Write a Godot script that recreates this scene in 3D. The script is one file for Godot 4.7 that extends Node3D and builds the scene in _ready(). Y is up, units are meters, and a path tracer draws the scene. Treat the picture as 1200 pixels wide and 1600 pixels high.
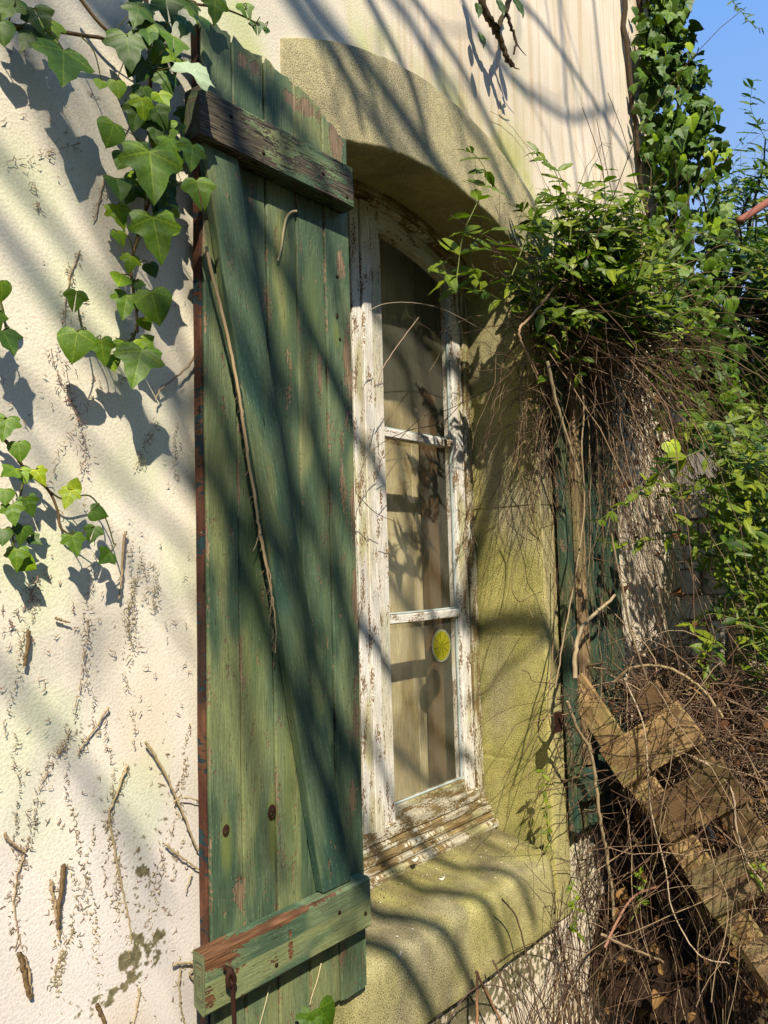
extends Node3D
# A sunlit corner of an old cream-rendered house: arched casement window, open green board shutters, ivy and a collapsed trellis.
# Units are metres. The wall's face is the plane z = 0, x runs along it to the right, y is up, z points out of the wall.

var M := {}
var used := {}
var rng := RandomNumberGenerator.new()


func _ready() -> void:
	rng.seed = 7
	var cam := Camera3D.new()
	cam.name = "camera"
	cam.transform = Transform3D(Basis(Vector3(0.654007, -0.027192, 0.756000), Vector3(-0.035530, 0.997147, 0.066602), Vector3(-0.755654, -0.070419, 0.651175)), Vector3(0, 1.55, 1.2))
	cam.fov = 67.2921
	cam.near = 0.05
	cam.far = 200.0
	add_child(cam)
	cam.current = true
	var sky_mat := ProceduralSkyMaterial.new()
	sky_mat.sky_top_color = Color(0.36, 0.63, 0.95)
	sky_mat.sky_horizon_color = Color(0.87, 0.87, 0.83)
	sky_mat.sky_curve = 0.26
	sky_mat.ground_bottom_color = Color(0.30, 0.27, 0.20)
	sky_mat.ground_horizon_color = Color(0.45, 0.43, 0.36)
	var env := Environment.new()
	env.background_mode = Environment.BG_SKY
	env.sky = Sky.new()
	env.sky.sky_material = sky_mat
	env.tonemap_mode = Environment.TONE_MAPPER_LINEAR
	env.background_energy_multiplier = 0.80
	env.tonemap_exposure = 1.36
	env.sdfgi_enabled = true
	env.ssao_enabled = true
	env.ssil_enabled = true
	var we := WorldEnvironment.new()
	we.name = "world_environment"
	we.environment = env
	add_child(we)
	var sun := DirectionalLight3D.new()
	sun.name = "sun"
	sun.light_energy = 1.6
	sun.light_color = Color(1.0, 0.955, 0.87)
	sun.light_angular_distance = 0.55
	sun.shadow_enabled = true
	sun.sky_mode = DirectionalLight3D.SKY_MODE_LIGHT_ONLY
	add_child(sun)
	sun.look_at_from_position(Vector3.ZERO, Vector3(0.447, -0.698, -0.559), Vector3.UP)

	make_materials()
	build_ground()
	build_house_wall()
	build_room()
	build_window()
	build_left_shutter()
	build_right_shutter()
	build_ivy()
	build_far_ivy()
	build_dead_traces()
	build_bush()
	build_far_things()
	build_trellis()
	build_dry_stems()
	build_small_things()
	build_viewer_trees()


# ---------------------------------------------------------------- mesh helpers

class Buf:
	var p := PackedVector3Array()
	var n := PackedVector3Array()
	var uv := PackedVector2Array()
	var uv2 := PackedVector2Array()
	var c := PackedColorArray()
	var i := PackedInt32Array()

	func v(pos: Vector3, nor: Vector3, t := Vector2.ZERO, t2 := Vector2.ZERO, col := Color.WHITE) -> int:
		p.append(pos)
		n.append(nor)
		uv.append(t)
		uv2.append(t2)
		c.append(col)
		return p.size() - 1

	func tri(a: int, b: int, d: int) -> void:   # counter-clockwise seen from outside
		i.append(a)
		i.append(d)
		i.append(b)

	func quad(a: Vector3, b: Vector3, d: Vector3, e: Vector3, ta := Vector2(0, 0), tb := Vector2(1, 0), td := Vector2(1, 1), te := Vector2(0, 1), col := Color.WHITE) -> void:
		var nor := (b - a).cross(e - a)
		if nor.length_squared() < 1e-16:
			nor = (d - b).cross(e - b)
		nor = nor.normalized()
		var k := v(a, nor, ta, ta, col)
		v(b, nor, tb, tb, col)
		v(d, nor, td, td, col)
		v(e, nor, te, te, col)
		tri(k, k + 1, k + 2)
		tri(k, k + 2, k + 3)

	func box(lo: Vector3, hi: Vector3, col := Color.WHITE) -> void:
		var x0 := lo.x
		var y0 := lo.y
		var z0 := lo.z
		var x1 := hi.x
		var y1 := hi.y
		var z1 := hi.z
		quad(Vector3(x0, y0, z1), Vector3(x1, y0, z1), Vector3(x1, y1, z1), Vector3(x0, y1, z1), Vector2(x0, y0), Vector2(x1, y0), Vector2(x1, y1), Vector2(x0, y1), col)
		quad(Vector3(x1, y0, z0), Vector3(x0, y0, z0), Vector3(x0, y1, z0), Vector3(x1, y1, z0), Vector2(x1, y0), Vector2(x0, y0), Vector2(x0, y1), Vector2(x1, y1), col)
		quad(Vector3(x0, y0, z0), Vector3(x0, y0, z1), Vector3(x0, y1, z1), Vector3(x0, y1, z0), Vector2(z0, y0), Vector2(z1, y0), Vector2(z1, y1), Vector2(z0, y1), col)
		quad(Vector3(x1, y0, z1), Vector3(x1, y0, z0), Vector3(x1, y1, z0), Vector3(x1, y1, z1), Vector2(z1, y0), Vector2(z0, y0), Vector2(z0, y1), Vector2(z1, y1), col)
		quad(Vector3(x0, y1, z1), Vector3(x1, y1, z1), Vector3(x1, y1, z0), Vector3(x0, y1, z0), Vector2(x0, z1), Vector2(x1, z1), Vector2(x1, z0), Vector2(x0, z0), col)
		quad(Vector3(x0, y0, z0), Vector3(x1, y0, z0), Vector3(x1, y0, z1), Vector3(x0, y0, z1), Vector2(x0, z0), Vector2(x1, z0), Vector2(x1, z1), Vector2(x0, z1), col)

	# A round stem through pts, radius r0 at the start and r1 at the end.
	func tube(pts: PackedVector3Array, r0: float, r1: float, sides := 4, col := Color.WHITE, vs := 1.0) -> void:
		var m := pts.size()
		if m < 2:
			return
		var d := (pts[1] - pts[0]).normalized()
		var a := d.cross(Vector3.UP if absf(d.y) < 0.9 else Vector3.RIGHT).normalized()
		var first := p.size()
		var along := 0.0
		for k in m:
			var dd := (pts[mini(k + 1, m - 1)] - pts[maxi(k - 1, 0)]).normalized()
			a = (a - dd * a.dot(dd)).normalized()
			var b := dd.cross(a)
			var r := lerpf(r0, r1, float(k) / (m - 1))
			if k:
				along += pts[k].distance_to(pts[k - 1])
			for s in sides:
				var w := TAU * s / sides
				var o := a * cos(w) + b * sin(w)
				v(pts[k] + o * r, o, Vector2(float(s) / sides, along * vs), Vector2.ZERO, col)
		for k in m - 1:
			for s in sides:
				var s2 := (s + 1) % sides
				var q0 := first + k * sides + s
				var q1 := first + k * sides + s2
				tri(q0, q1, q1 + sides)
				tri(q0, q1 + sides, q0 + sides)
		var cap := v(pts[m - 1], d, Vector2.ZERO, Vector2.ZERO, col)
		for s in sides:
			tri(first + (m - 1) * sides + s, first + (m - 1) * sides + (s + 1) % sides, cap)
		cap = v(pts[0], -d, Vector2.ZERO, Vector2.ZERO, col)
		for s in sides:
			tri(first + (s + 1) % sides, first + s, cap)

	# A bar whose closed cross-section sec lies in the axes A and B and runs along axis T from t0 to t1.
	# jag0 and jag1 shift the two ends by the cross-section point; bend moves each station sideways.
	func bar(sec: PackedVector2Array, at: Vector3, A: Vector3, B: Vector3, T: Vector3, t0: float, t1: float, steps: int, uvs: Vector2, uvo: Vector2, jag0: PackedFloat32Array = PackedFloat32Array(), jag1: PackedFloat32Array = PackedFloat32Array(), wob := 0.0, wseed := 0.0) -> void:
		var ns := sec.size()
		var turn := signf(A.cross(B).dot(T))
		var area := 0.0
		for s in ns:
			area += sec[s].cross(sec[(s + 1) % ns])
		var flip := turn * signf(area) < 0.0
		for s in ns:
			var s2 := (s + 1) % ns
			var e := sec[s2] - sec[s]
			var nn := Vector2(e.y, -e.x).normalized() * signf(area)
			var nor := A * nn.x + B * nn.y
			var first := p.size()
			for k in steps + 1:
				var f := float(k) / steps
				for h in 2:
					var q: Vector2 = sec[s] if h == 0 else sec[s2]
					var id := s if h == 0 else s2
					var a0 := t0 + (jag0[id] if jag0.size() else 0.0)
					var a1 := t1 + (jag1[id] if jag1.size() else 0.0)
					var t := lerpf(a0, a1, f)
					var w := wob * (sin(t * 9.0 + wseed) * 0.6 + sin(t * 23.0 + wseed * 2.3 + q.x * 31.0) * 0.4)
					var pos := at + A * (q.x + w) + B * (q.y + w * 0.5) + T * t
					v(pos, nor, Vector2(q.x + q.y * 0.7, t) * uvs + uvo, Vector2(q.x, t), Color.WHITE)
			for k in steps:
				var q0 := first + k * 2
				if flip:
					tri(q0 + 1, q0, q0 + 2)
					tri(q0 + 1, q0 + 2, q0 + 3)
				else:
					tri(q0, q0 + 1, q0 + 3)
					tri(q0, q0 + 3, q0 + 2)
		for end in 2:
			var first := p.size()
			var nor := T * (1.0 if end else -1.0)
			var mid := Vector3.ZERO
			for s in ns:
				var t := (t1 + (jag1[s] if jag1.size() else 0.0)) if end else (t0 + (jag0[s] if jag0.size() else 0.0))
				var pos := at + A * sec[s].x + B * sec[s].y + T * t
				mid += pos / ns
				v(pos, nor, Vector2(sec[s].x, t + sec[s].y) * uvs + uvo)
			var c0 := v(mid, nor, uvo)
			for s in ns:
				var s2 := (s + 1) % ns
				if (end == 1) != flip:
					tri(first + s, first + s2, c0)
				else:
					tri(first + s2, first + s, c0)

	func mesh(mat: Material) -> ArrayMesh:
		var arr := []
		arr.resize(Mesh.ARRAY_MAX)
		arr[Mesh.ARRAY_VERTEX] = p
		arr[Mesh.ARRAY_NORMAL] = n
		arr[Mesh.ARRAY_TEX_UV] = uv
		arr[Mesh.ARRAY_TEX_UV2] = uv2
		arr[Mesh.ARRAY_COLOR] = c
		arr[Mesh.ARRAY_INDEX] = i
		var me := ArrayMesh.new()
		me.add_surface_from_arrays(Mesh.PRIMITIVE_TRIANGLES, arr)
		me.surface_set_material(0, mat)
		return me


func chamfered(x0: float, x1: float, z0: float, z1: float, ch := 0.002) -> PackedVector2Array:
	return PackedVector2Array([Vector2(x0 + ch, z0), Vector2(x1 - ch, z0), Vector2(x1, z0 + ch), Vector2(x1, z1 - ch), Vector2(x1 - ch, z1), Vector2(x0 + ch, z1), Vector2(x0, z1 - ch), Vector2(x0, z0 + ch)])


func numbered(called: String) -> String:
	var k: int = used.get(called, 0)
	used[called] = k + 1
	return called if k == 0 else "%s_%03d" % [called, k]


func put(called: String, me: Mesh, parent: Node = null, at := Transform3D()) -> MeshInstance3D:
	var o := MeshInstance3D.new()
	o.name = called if parent else numbered(called)
	o.mesh = me
	o.transform = at
	o.cast_shadow = GeometryInstance3D.SHADOW_CASTING_SETTING_ON
	(parent if parent else self).add_child(o, true)
	return o


func obj(called: String, b: Buf, mat: Material, parent: Node = null) -> MeshInstance3D:
	return put(called, b.mesh(mat), parent)


func thing(called: String, label: String, category: String, group := "") -> Node3D:
	var o := Node3D.new()
	o.name = numbered(called)
	add_child(o)
	tag(o, label, category, group)
	return o


func tag(o: Node, label: String, category: String, group := "", kind := "") -> void:
	if label:
		o.set_meta("label", label)
	if category:
		o.set_meta("category", category)
	if group:
		o.set_meta("group", group)
	if kind:
		o.set_meta("kind", kind)


func structure(o: Node, label := "") -> void:
	o.set_meta("kind", "structure")
	if label:
		o.set_meta("label", label)


func smooth_line(pts: Array, per := 5) -> PackedVector3Array:
	var out := PackedVector3Array()
	for k in pts.size() - 1:
		var a: Vector3 = pts[maxi(k - 1, 0)]
		var b: Vector3 = pts[k]
		var d: Vector3 = pts[k + 1]
		var e: Vector3 = pts[mini(k + 2, pts.size() - 1)]
		for s in per:
			out.append(b.cubic_interpolate(d, a, e, float(s) / per))
	out.append(pts[-1])
	return out


func shake(pts: PackedVector3Array, how: float) -> PackedVector3Array:
	for k in pts.size():
		pts[k] += Vector3(rng.randfn(0, how), rng.randfn(0, how), rng.randfn(0, how * 0.6))
	return pts


func rvec(s: float) -> Vector3:
	return Vector3(rng.randf_range(-s, s), rng.randf_range(-s, s), rng.randf_range(-s, s))


# ---------------------------------------------------------------- textures

func noise(w: int, h: int, freq: float, sd: int, octaves := 3, sx := 1, sy := 1, cells := false) -> PackedByteArray:
	var f := FastNoiseLite.new()
	f.seed = sd
	f.noise_type = FastNoiseLite.TYPE_CELLULAR if cells else FastNoiseLite.TYPE_SIMPLEX_SMOOTH
	f.frequency = freq
	f.fractal_octaves = octaves
	var im := f.get_seamless_image(maxi(8, w / sx), maxi(8, h / sy), false, false, 0.12)
	im.convert(Image.FORMAT_L8)
	if im.get_width() != w or im.get_height() != h:
		im.resize(w, h, Image.INTERPOLATE_CUBIC)
	return im.get_data()


func tex(w: int, h: int, data: PackedByteArray, format := Image.FORMAT_RGB8) -> ImageTexture:
	return ImageTexture.create_from_image(Image.create_from_data(w, h, false, format, data))


func mat(albedo: Color, rough := 0.85) -> StandardMaterial3D:
	var m := StandardMaterial3D.new()
	m.albedo_color = albedo
	m.roughness = rough
	m.metallic_specular = 0.35
	m.cull_mode = BaseMaterial3D.CULL_DISABLED
	return m


# Flaking paint over weathered wood, grain along v. p1/p2 paint colours, w1/w2 wood colours; bias raises (peeled) or lowers the flaking pixel by pixel.
func flaky(w: int, h: int, sd: int, o: Dictionary) -> Array:
	var grain := noise(w, h, 0.35, sd, 3, 1, 24)
	var fine := noise(w, h, 0.5, sd + 1, 2, 1, 5)
	var blotch := noise(w, h, 0.016, sd + 2, 3, 2, 6)
	var moss := noise(w, h, 0.014, sd + 5, 3, 2, 8)
	var flake := noise(w, h, o.get("ff", 0.03), sd + 3, 4, 1, o.get("fs", 4))
	var chip := noise(w, h, 0.16, sd + 6, 4, 1, o.get("cs", 2))
	var crack := noise(w, h, 0.22, sd + 4, 2, 1, 16)
	var bias: PackedFloat32Array = o.get("bias", PackedFloat32Array())
	var stain: PackedFloat32Array = o.get("stain", PackedFloat32Array())
	var has_bias := bias.size() > 0
	var has_stain := stain.size() > 0
	var thr: float = o.thr
	var p1: Color = o.p1
	var p2: Color = o.p2
	var p3: Color = o.get("p3", o.p2)
	var w1: Color = o.w1
	var w2: Color = o.w2
	var crk: float = o.get("crack", 0.12)
	var spark: float = o.get("spark", 0.86)
	var sc: Color = o.get("spark_color", Color(0.75, 0.74, 0.66))
	var st: Color = o.get("stain_color", Color(0.42, 0.36, 0.10))
	var out := PackedByteArray()
	out.resize(w * h * 3)
	var hgt := PackedByteArray()
	hgt.resize(w * h)
	for k in w * h:
		var g := grain[k] / 255.0
		var fi := fine[k] / 255.0
		var fl := (flake[k] * 0.6 + chip[k] * 0.4) / 255.0
		if has_bias:
			fl += bias[k]
		var r: float
		var gg: float
		var b: float
		var hh := g * 0.25 + fi * 0.1
		if fl > thr:
			var t := clampf(g * 1.3 - 0.15, 0.0, 1.0)
			r = lerpf(w1.r, w2.r, t)
			gg = lerpf(w1.g, w2.g, t)
			b = lerpf(w1.b, w2.b, t)
			if fl < thr + 0.02:
				r *= 0.74
				gg *= 0.72
				b *= 0.70
		else:
			var t := smooth01(blotch[k] / 255.0, 0.3, 0.7)
			var t3 := smooth01(moss[k] / 255.0, 0.52, 0.8)
			var sh := 0.66 + 0.38 * g + 0.24 * fi
			r = lerpf(lerpf(p1.r, p2.r, t), p3.r, t3) * sh
			gg = lerpf(lerpf(p1.g, p2.g, t), p3.g, t3) * sh
			b = lerpf(lerpf(p1.b, p2.b, t), p3.b, t3) * sh
			hh += 0.45
			if fi * 0.55 + g * 0.45 > spark:
				r = lerpf(r, sc.r, 0.6)
				gg = lerpf(gg, sc.g, 0.6)
				b = lerpf(b, sc.b, 0.6)
		if has_stain:
			var q := stain[k]
			if q > 0.0:
				r = lerpf(r, st.r, q)
				gg = lerpf(gg, st.g, q)
				b = lerpf(b, st.b, q)
		if crack[k] / 255.0 < crk:
			r *= 0.45
			gg *= 0.42
			b *= 0.40
			hh -= 0.3
		out[k * 3] = clampi(int(r * 255.0), 0, 255)
		out[k * 3 + 1] = clampi(int(gg * 255.0), 0, 255)
		out[k * 3 + 2] = clampi(int(b * 255.0), 0, 255)
		hgt[k] = clampi(int(hh * 200.0 + 30.0), 0, 255)
	return [tex(w, h, out), tex(w, h, hgt, Image.FORMAT_L8)]


func smooth01(x: float, a: float, b: float) -> float:
	var t := clampf((x - a) / (b - a), 0.0, 1.0)
	return t * t * (3.0 - 2.0 * t)


# Adds a soft elliptic spot to a field of w x h.
func spot(field: PackedFloat32Array, w: int, h: int, cx: float, cy: float, rx: float, ry: float, how: float) -> void:
	for y in range(maxi(0, int(cy - ry)), mini(h, int(cy + ry) + 1)):
		for x in range(maxi(0, int(cx - rx)), mini(w, int(cx + rx) + 1)):
			var d := Vector2((x - cx) / rx, (y - cy) / ry).length()
			if d < 1.0:
				field[y * w + x] += how * (1.0 - d * d)


func painted(pair: Array, deep := 0.06, rough := 0.7) -> StandardMaterial3D:
	var m := mat(Color.WHITE, rough)
	m.albedo_texture = pair[0]
	m.heightmap_enabled = true
	m.heightmap_texture = pair[1]
	m.heightmap_scale = deep
	return m


func field(w: int, h: int) -> PackedFloat32Array:
	var f := PackedFloat32Array()
	f.resize(w * h)
	return f


func make_materials() -> void:
	make_wall_material()
	make_stone_material()
	make_paint_materials()
	make_leaf_materials()
	M.knot = mat(Color(0.22, 0.13, 0.08), 0.7)
	M.iron = mat(Color(0.20, 0.11, 0.075), 0.75)
	M.stem_green = mat(Color(0.36, 0.37, 0.17), 0.6)
	M.stem = mat(Color.WHITE, 0.8)
	M.stem.vertex_color_use_as_albedo = true
	M.bark = bark(Color(0.34, 0.28, 0.20), Color(0.18, 0.14, 0.10), 31)
	M.pale_bark = bark(Color(0.56, 0.47, 0.33), Color(0.36, 0.28, 0.19), 32)
	M.bare_wood = mat(Color.WHITE, 0.85)
	M.glass = StandardMaterial3D.new()
	M.glass.albedo_color = Color(0.90, 0.89, 0.80, 0.09)
	M.glass.roughness = 0.03
	M.glass.transparency = BaseMaterial3D.TRANSPARENCY_ALPHA
	M.glass.cull_mode = BaseMaterial3D.CULL_DISABLED
	M.rubble = [mat(Color(0.66, 0.58, 0.44), 0.95), mat(Color(0.58, 0.50, 0.38), 0.95), mat(Color(0.70, 0.64, 0.52), 0.95)]
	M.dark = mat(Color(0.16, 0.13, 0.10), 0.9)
	M.putty = mat(Color(0.66, 0.71, 0.70), 0.8)


func bark(a: Color, b: Color, sd: int) -> StandardMaterial3D:
	var w := 64
	var h := 256
	var g := noise(w, h, 0.2, sd, 3, 1, 6)
	var f := noise(w, h, 0.3, sd + 1, 2)
	var out := PackedByteArray()
	out.resize(w * h * 3)
	for k in w * h:
		var c := b.lerp(a, clampf(g[k] / 255.0 * 0.8 + f[k] / 255.0 * 0.3, 0.0, 1.0))
		out[k * 3] = int(c.r * 255)
		out[k * 3 + 1] = int(c.g * 255)
		out[k * 3 + 2] = int(c.b * 255)
	var m := mat(Color.WHITE, 0.85)
	m.albedo_texture = tex(w, h, out)
	m.heightmap_enabled = true
	m.heightmap_texture = tex(w, h, g, Image.FORMAT_L8)
	m.heightmap_scale = 0.1
	return m


func make_wall_material() -> void:
	# fine stippled render, repeated every 0.64 m; slow stains and streaks over it, one sheet for the whole wall
	var w := 512
	var n1 := noise(w, w, 0.14, 3, 3)
	var n2 := noise(w, w, 0.30, 4, 2)
	var n3 := noise(w, w, 0.02, 5, 3)
	var fine := PackedByteArray()
	fine.resize(w * w * 3)
	var hgt := PackedByteArray()
	hgt.resize(w * w)
	for k in w * w:
		var a := n1[k] / 255.0
		var b := n2[k] / 255.0
		hgt[k] = clampi(int((a * 0.65 + b * 0.35) * 255.0), 0, 255)
		var s := 0.93 + 0.07 * smooth01(a * 0.6 + b * 0.4, 0.25, 0.55)
		if b > 0.93 and n3[k] > 120:
			s *= 0.72
		fine[k * 3] = int(s * 255)
		fine[k * 3 + 1] = int(s * 254)
		fine[k * 3 + 2] = int(s * 251)
	var m := mat(Color.WHITE, 0.9)
	m.uv1_triplanar = true
	m.uv1_world_triplanar = true
	m.uv1_scale = Vector3.ONE / 0.5
	m.albedo_texture = tex(w, w, fine)
	m.heightmap_enabled = true
	m.heightmap_texture = tex(w, w, hgt, Image.FORMAT_L8)
	m.heightmap_scale = 0.09
	m.detail_enabled = true
	m.detail_blend_mode = BaseMaterial3D.BLEND_MODE_MUL
	m.detail_uv_layer = BaseMaterial3D.DETAIL_UV_2
	m.detail_albedo = wall_stains()
	M.wall = m


# x 0.2 .. 4.2 m and y 0.3 .. 4.4 m of the wall
func wall_stains() -> ImageTexture:
	var w := 1600
	var h := 1640
	var big := noise(w, h, 0.012, 11, 4, 4, 4)
	var pink := noise(w, h, 0.016, 12, 3, 4, 5)
	var green := noise(w, h, 0.02, 13, 4, 3, 4)
	var streak := noise(w, h, 0.09, 14, 4, 2, 40)
	var streak2 := noise(w, h, 0.20, 15, 3, 1, 60)
	var lich := noise(w, h, 0.09, 16, 4)
	var fleck := noise(w, h, 0.16, 17, 3)
	var lich_bias := field(w, h)
	for q in [[0.718, 0.912, 0.035, 0.05, 0.50], [0.765, 0.912, 0.028, 0.045, 0.34], [0.665, 0.868, 0.07, 0.025, 0.33], [0.735, 1.04, 0.03, 0.12, 0.26], [0.62, 1.30, 0.03, 0.05, 0.2], [0.45, 1.2, 0.05, 0.2, 0.12], [0.78, 1.15, 0.02, 0.2, 0.17], [1.5, 0.42, 0.3, 0.1, 0.35], [1.9, 0.40, 0.4, 0.12, 0.38], [2.35, 0.7, 0.2, 0.3, 0.3]]:
		spot(lich_bias, w, h, (q[0] - 0.2) * 400.0, h - (q[1] - 0.3) * 400.0, q[2] * 400.0, q[3] * 400.0, q[4])
	var out := PackedByteArray()
	out.resize(w * h * 3)
	for y in h:
		var wy := 0.3 + (h - y) / 400.0
		var up := smooth01(wy, 2.3, 3.1)
		var low := 1.0 - smooth01(wy, 0.9, 1.7)
		for x in w:
			var k := y * w + x
			var wx := 0.2 + x / 400.0
			var right := smooth01(wx, 1.15, 1.6)
			var bg := big[k] / 255.0
			# base: cream, whiter and slightly green low on the left, pinkish on the right
			var r := 0.925 - 0.02 * low
			var g := 0.895 - 0.02 * low
			var b := lerpf(0.825 + 0.035 * low, 0.80, right)
			r = lerpf(r, 0.92, right * 0.8)
			g = lerpf(g, 0.865, right * 0.8)
			var s := 0.89 + 0.15 * bg
			var pk := smooth01(pink[k] / 255.0, 0.55, 0.85) * (0.35 + 0.65 * low)
			r -= 0.03 * pk
			g -= 0.06 * pk
			b -= 0.10 * pk
			var gn := smooth01(green[k] / 255.0, 0.5, 0.85) * (1.0 - right * 0.6)
			r -= 0.05 * gn
			g -= 0.015 * gn
			b -= 0.07 * gn
			# rain streaks under the eaves and beside the arch
			var st := smooth01(streak[k] / 255.0 * 0.6 + streak2[k] / 255.0 * 0.4, 0.45, 0.72) * right * (0.35 + 0.65 * up)
			r -= 0.06 * st
			g -= 0.08 * st
			b -= 0.11 * st
			# damp olive bloom next to the old surround
			var near := (1.0 - smooth01(absf(wx - 1.65) - 0.55, 0.0, 0.25)) * (1.0 - smooth01(absf(wy - 1.7) - 1.08, 0.0, 0.22)) * smooth01(green[k] / 255.0 + bg * 0.3, 0.45, 0.8)
			r -= 0.13 * near
			g -= 0.08 * near
			b -= 0.24 * near
			var lb := lich_bias[k]
			if lb > 0.0:
				var lv := lich[k] / 255.0 * 0.6 + lb
				if lv > 0.62:
					var f := 0.7 + fleck[k] / 255.0 * 0.5
					r = 0.50 * f
					g = 0.475 * f
					b = 0.36 * f
				elif fleck[k] / 255.0 > 0.83 - lb * 0.35:
					r *= 0.62
					g *= 0.60
					b *= 0.52
			elif fleck[k] > 226 and lich[k] > 150:
				r *= 0.74
				g *= 0.68
				b *= 0.60
			out[k * 3] = clampi(int(r * s * 255.0), 0, 255)
			out[k * 3 + 1] = clampi(int(g * s * 255.0), 0, 255)
			out[k * 3 + 2] = clampi(int(b * s * 255.0), 0, 255)
	return tex(w, h, out)


func make_stone_material() -> void:
	# sandy cement with dark grit: the arch, the reveals and the sill
	var w := 512
	var n1 := noise(w, w, 0.24, 21, 2)
	var n2 := noise(w, w, 0.45, 22, 1)
	var n3 := noise(w, w, 0.03, 23, 4)
	var out := PackedByteArray()
	out.resize(w * w * 3)
	var hgt := PackedByteArray()
	hgt.resize(w * w)
	for k in w * w:
		var a := n1[k] / 255.0
		var b := n2[k] / 255.0
		var s := 0.62 + 0.38 * smooth01(a * 0.5 + b * 0.5, 0.32, 0.62)
		s *= 0.85 + 0.15 * n3[k] / 255.0
		if a < 0.27:
			s *= 0.55
		hgt[k] = clampi(int((a * 0.6 + b * 0.4) * 255.0), 0, 255)
		out[k * 3] = int(s * 255)
		out[k * 3 + 1] = int(s * 253)
		out[k * 3 + 2] = int(s * 246)
	var m := mat(Color.WHITE, 0.95)
	m.uv1_triplanar = true
	m.uv1_world_triplanar = true
	m.uv1_scale = Vector3.ONE / 0.5
	m.albedo_texture = tex(w, w, out)
	m.heightmap_enabled = true
	m.heightmap_texture = tex(w, w, hgt, Image.FORMAT_L8)
	m.heightmap_scale = 0.18
	m.vertex_color_use_as_albedo = true
	M.stone = m


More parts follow.
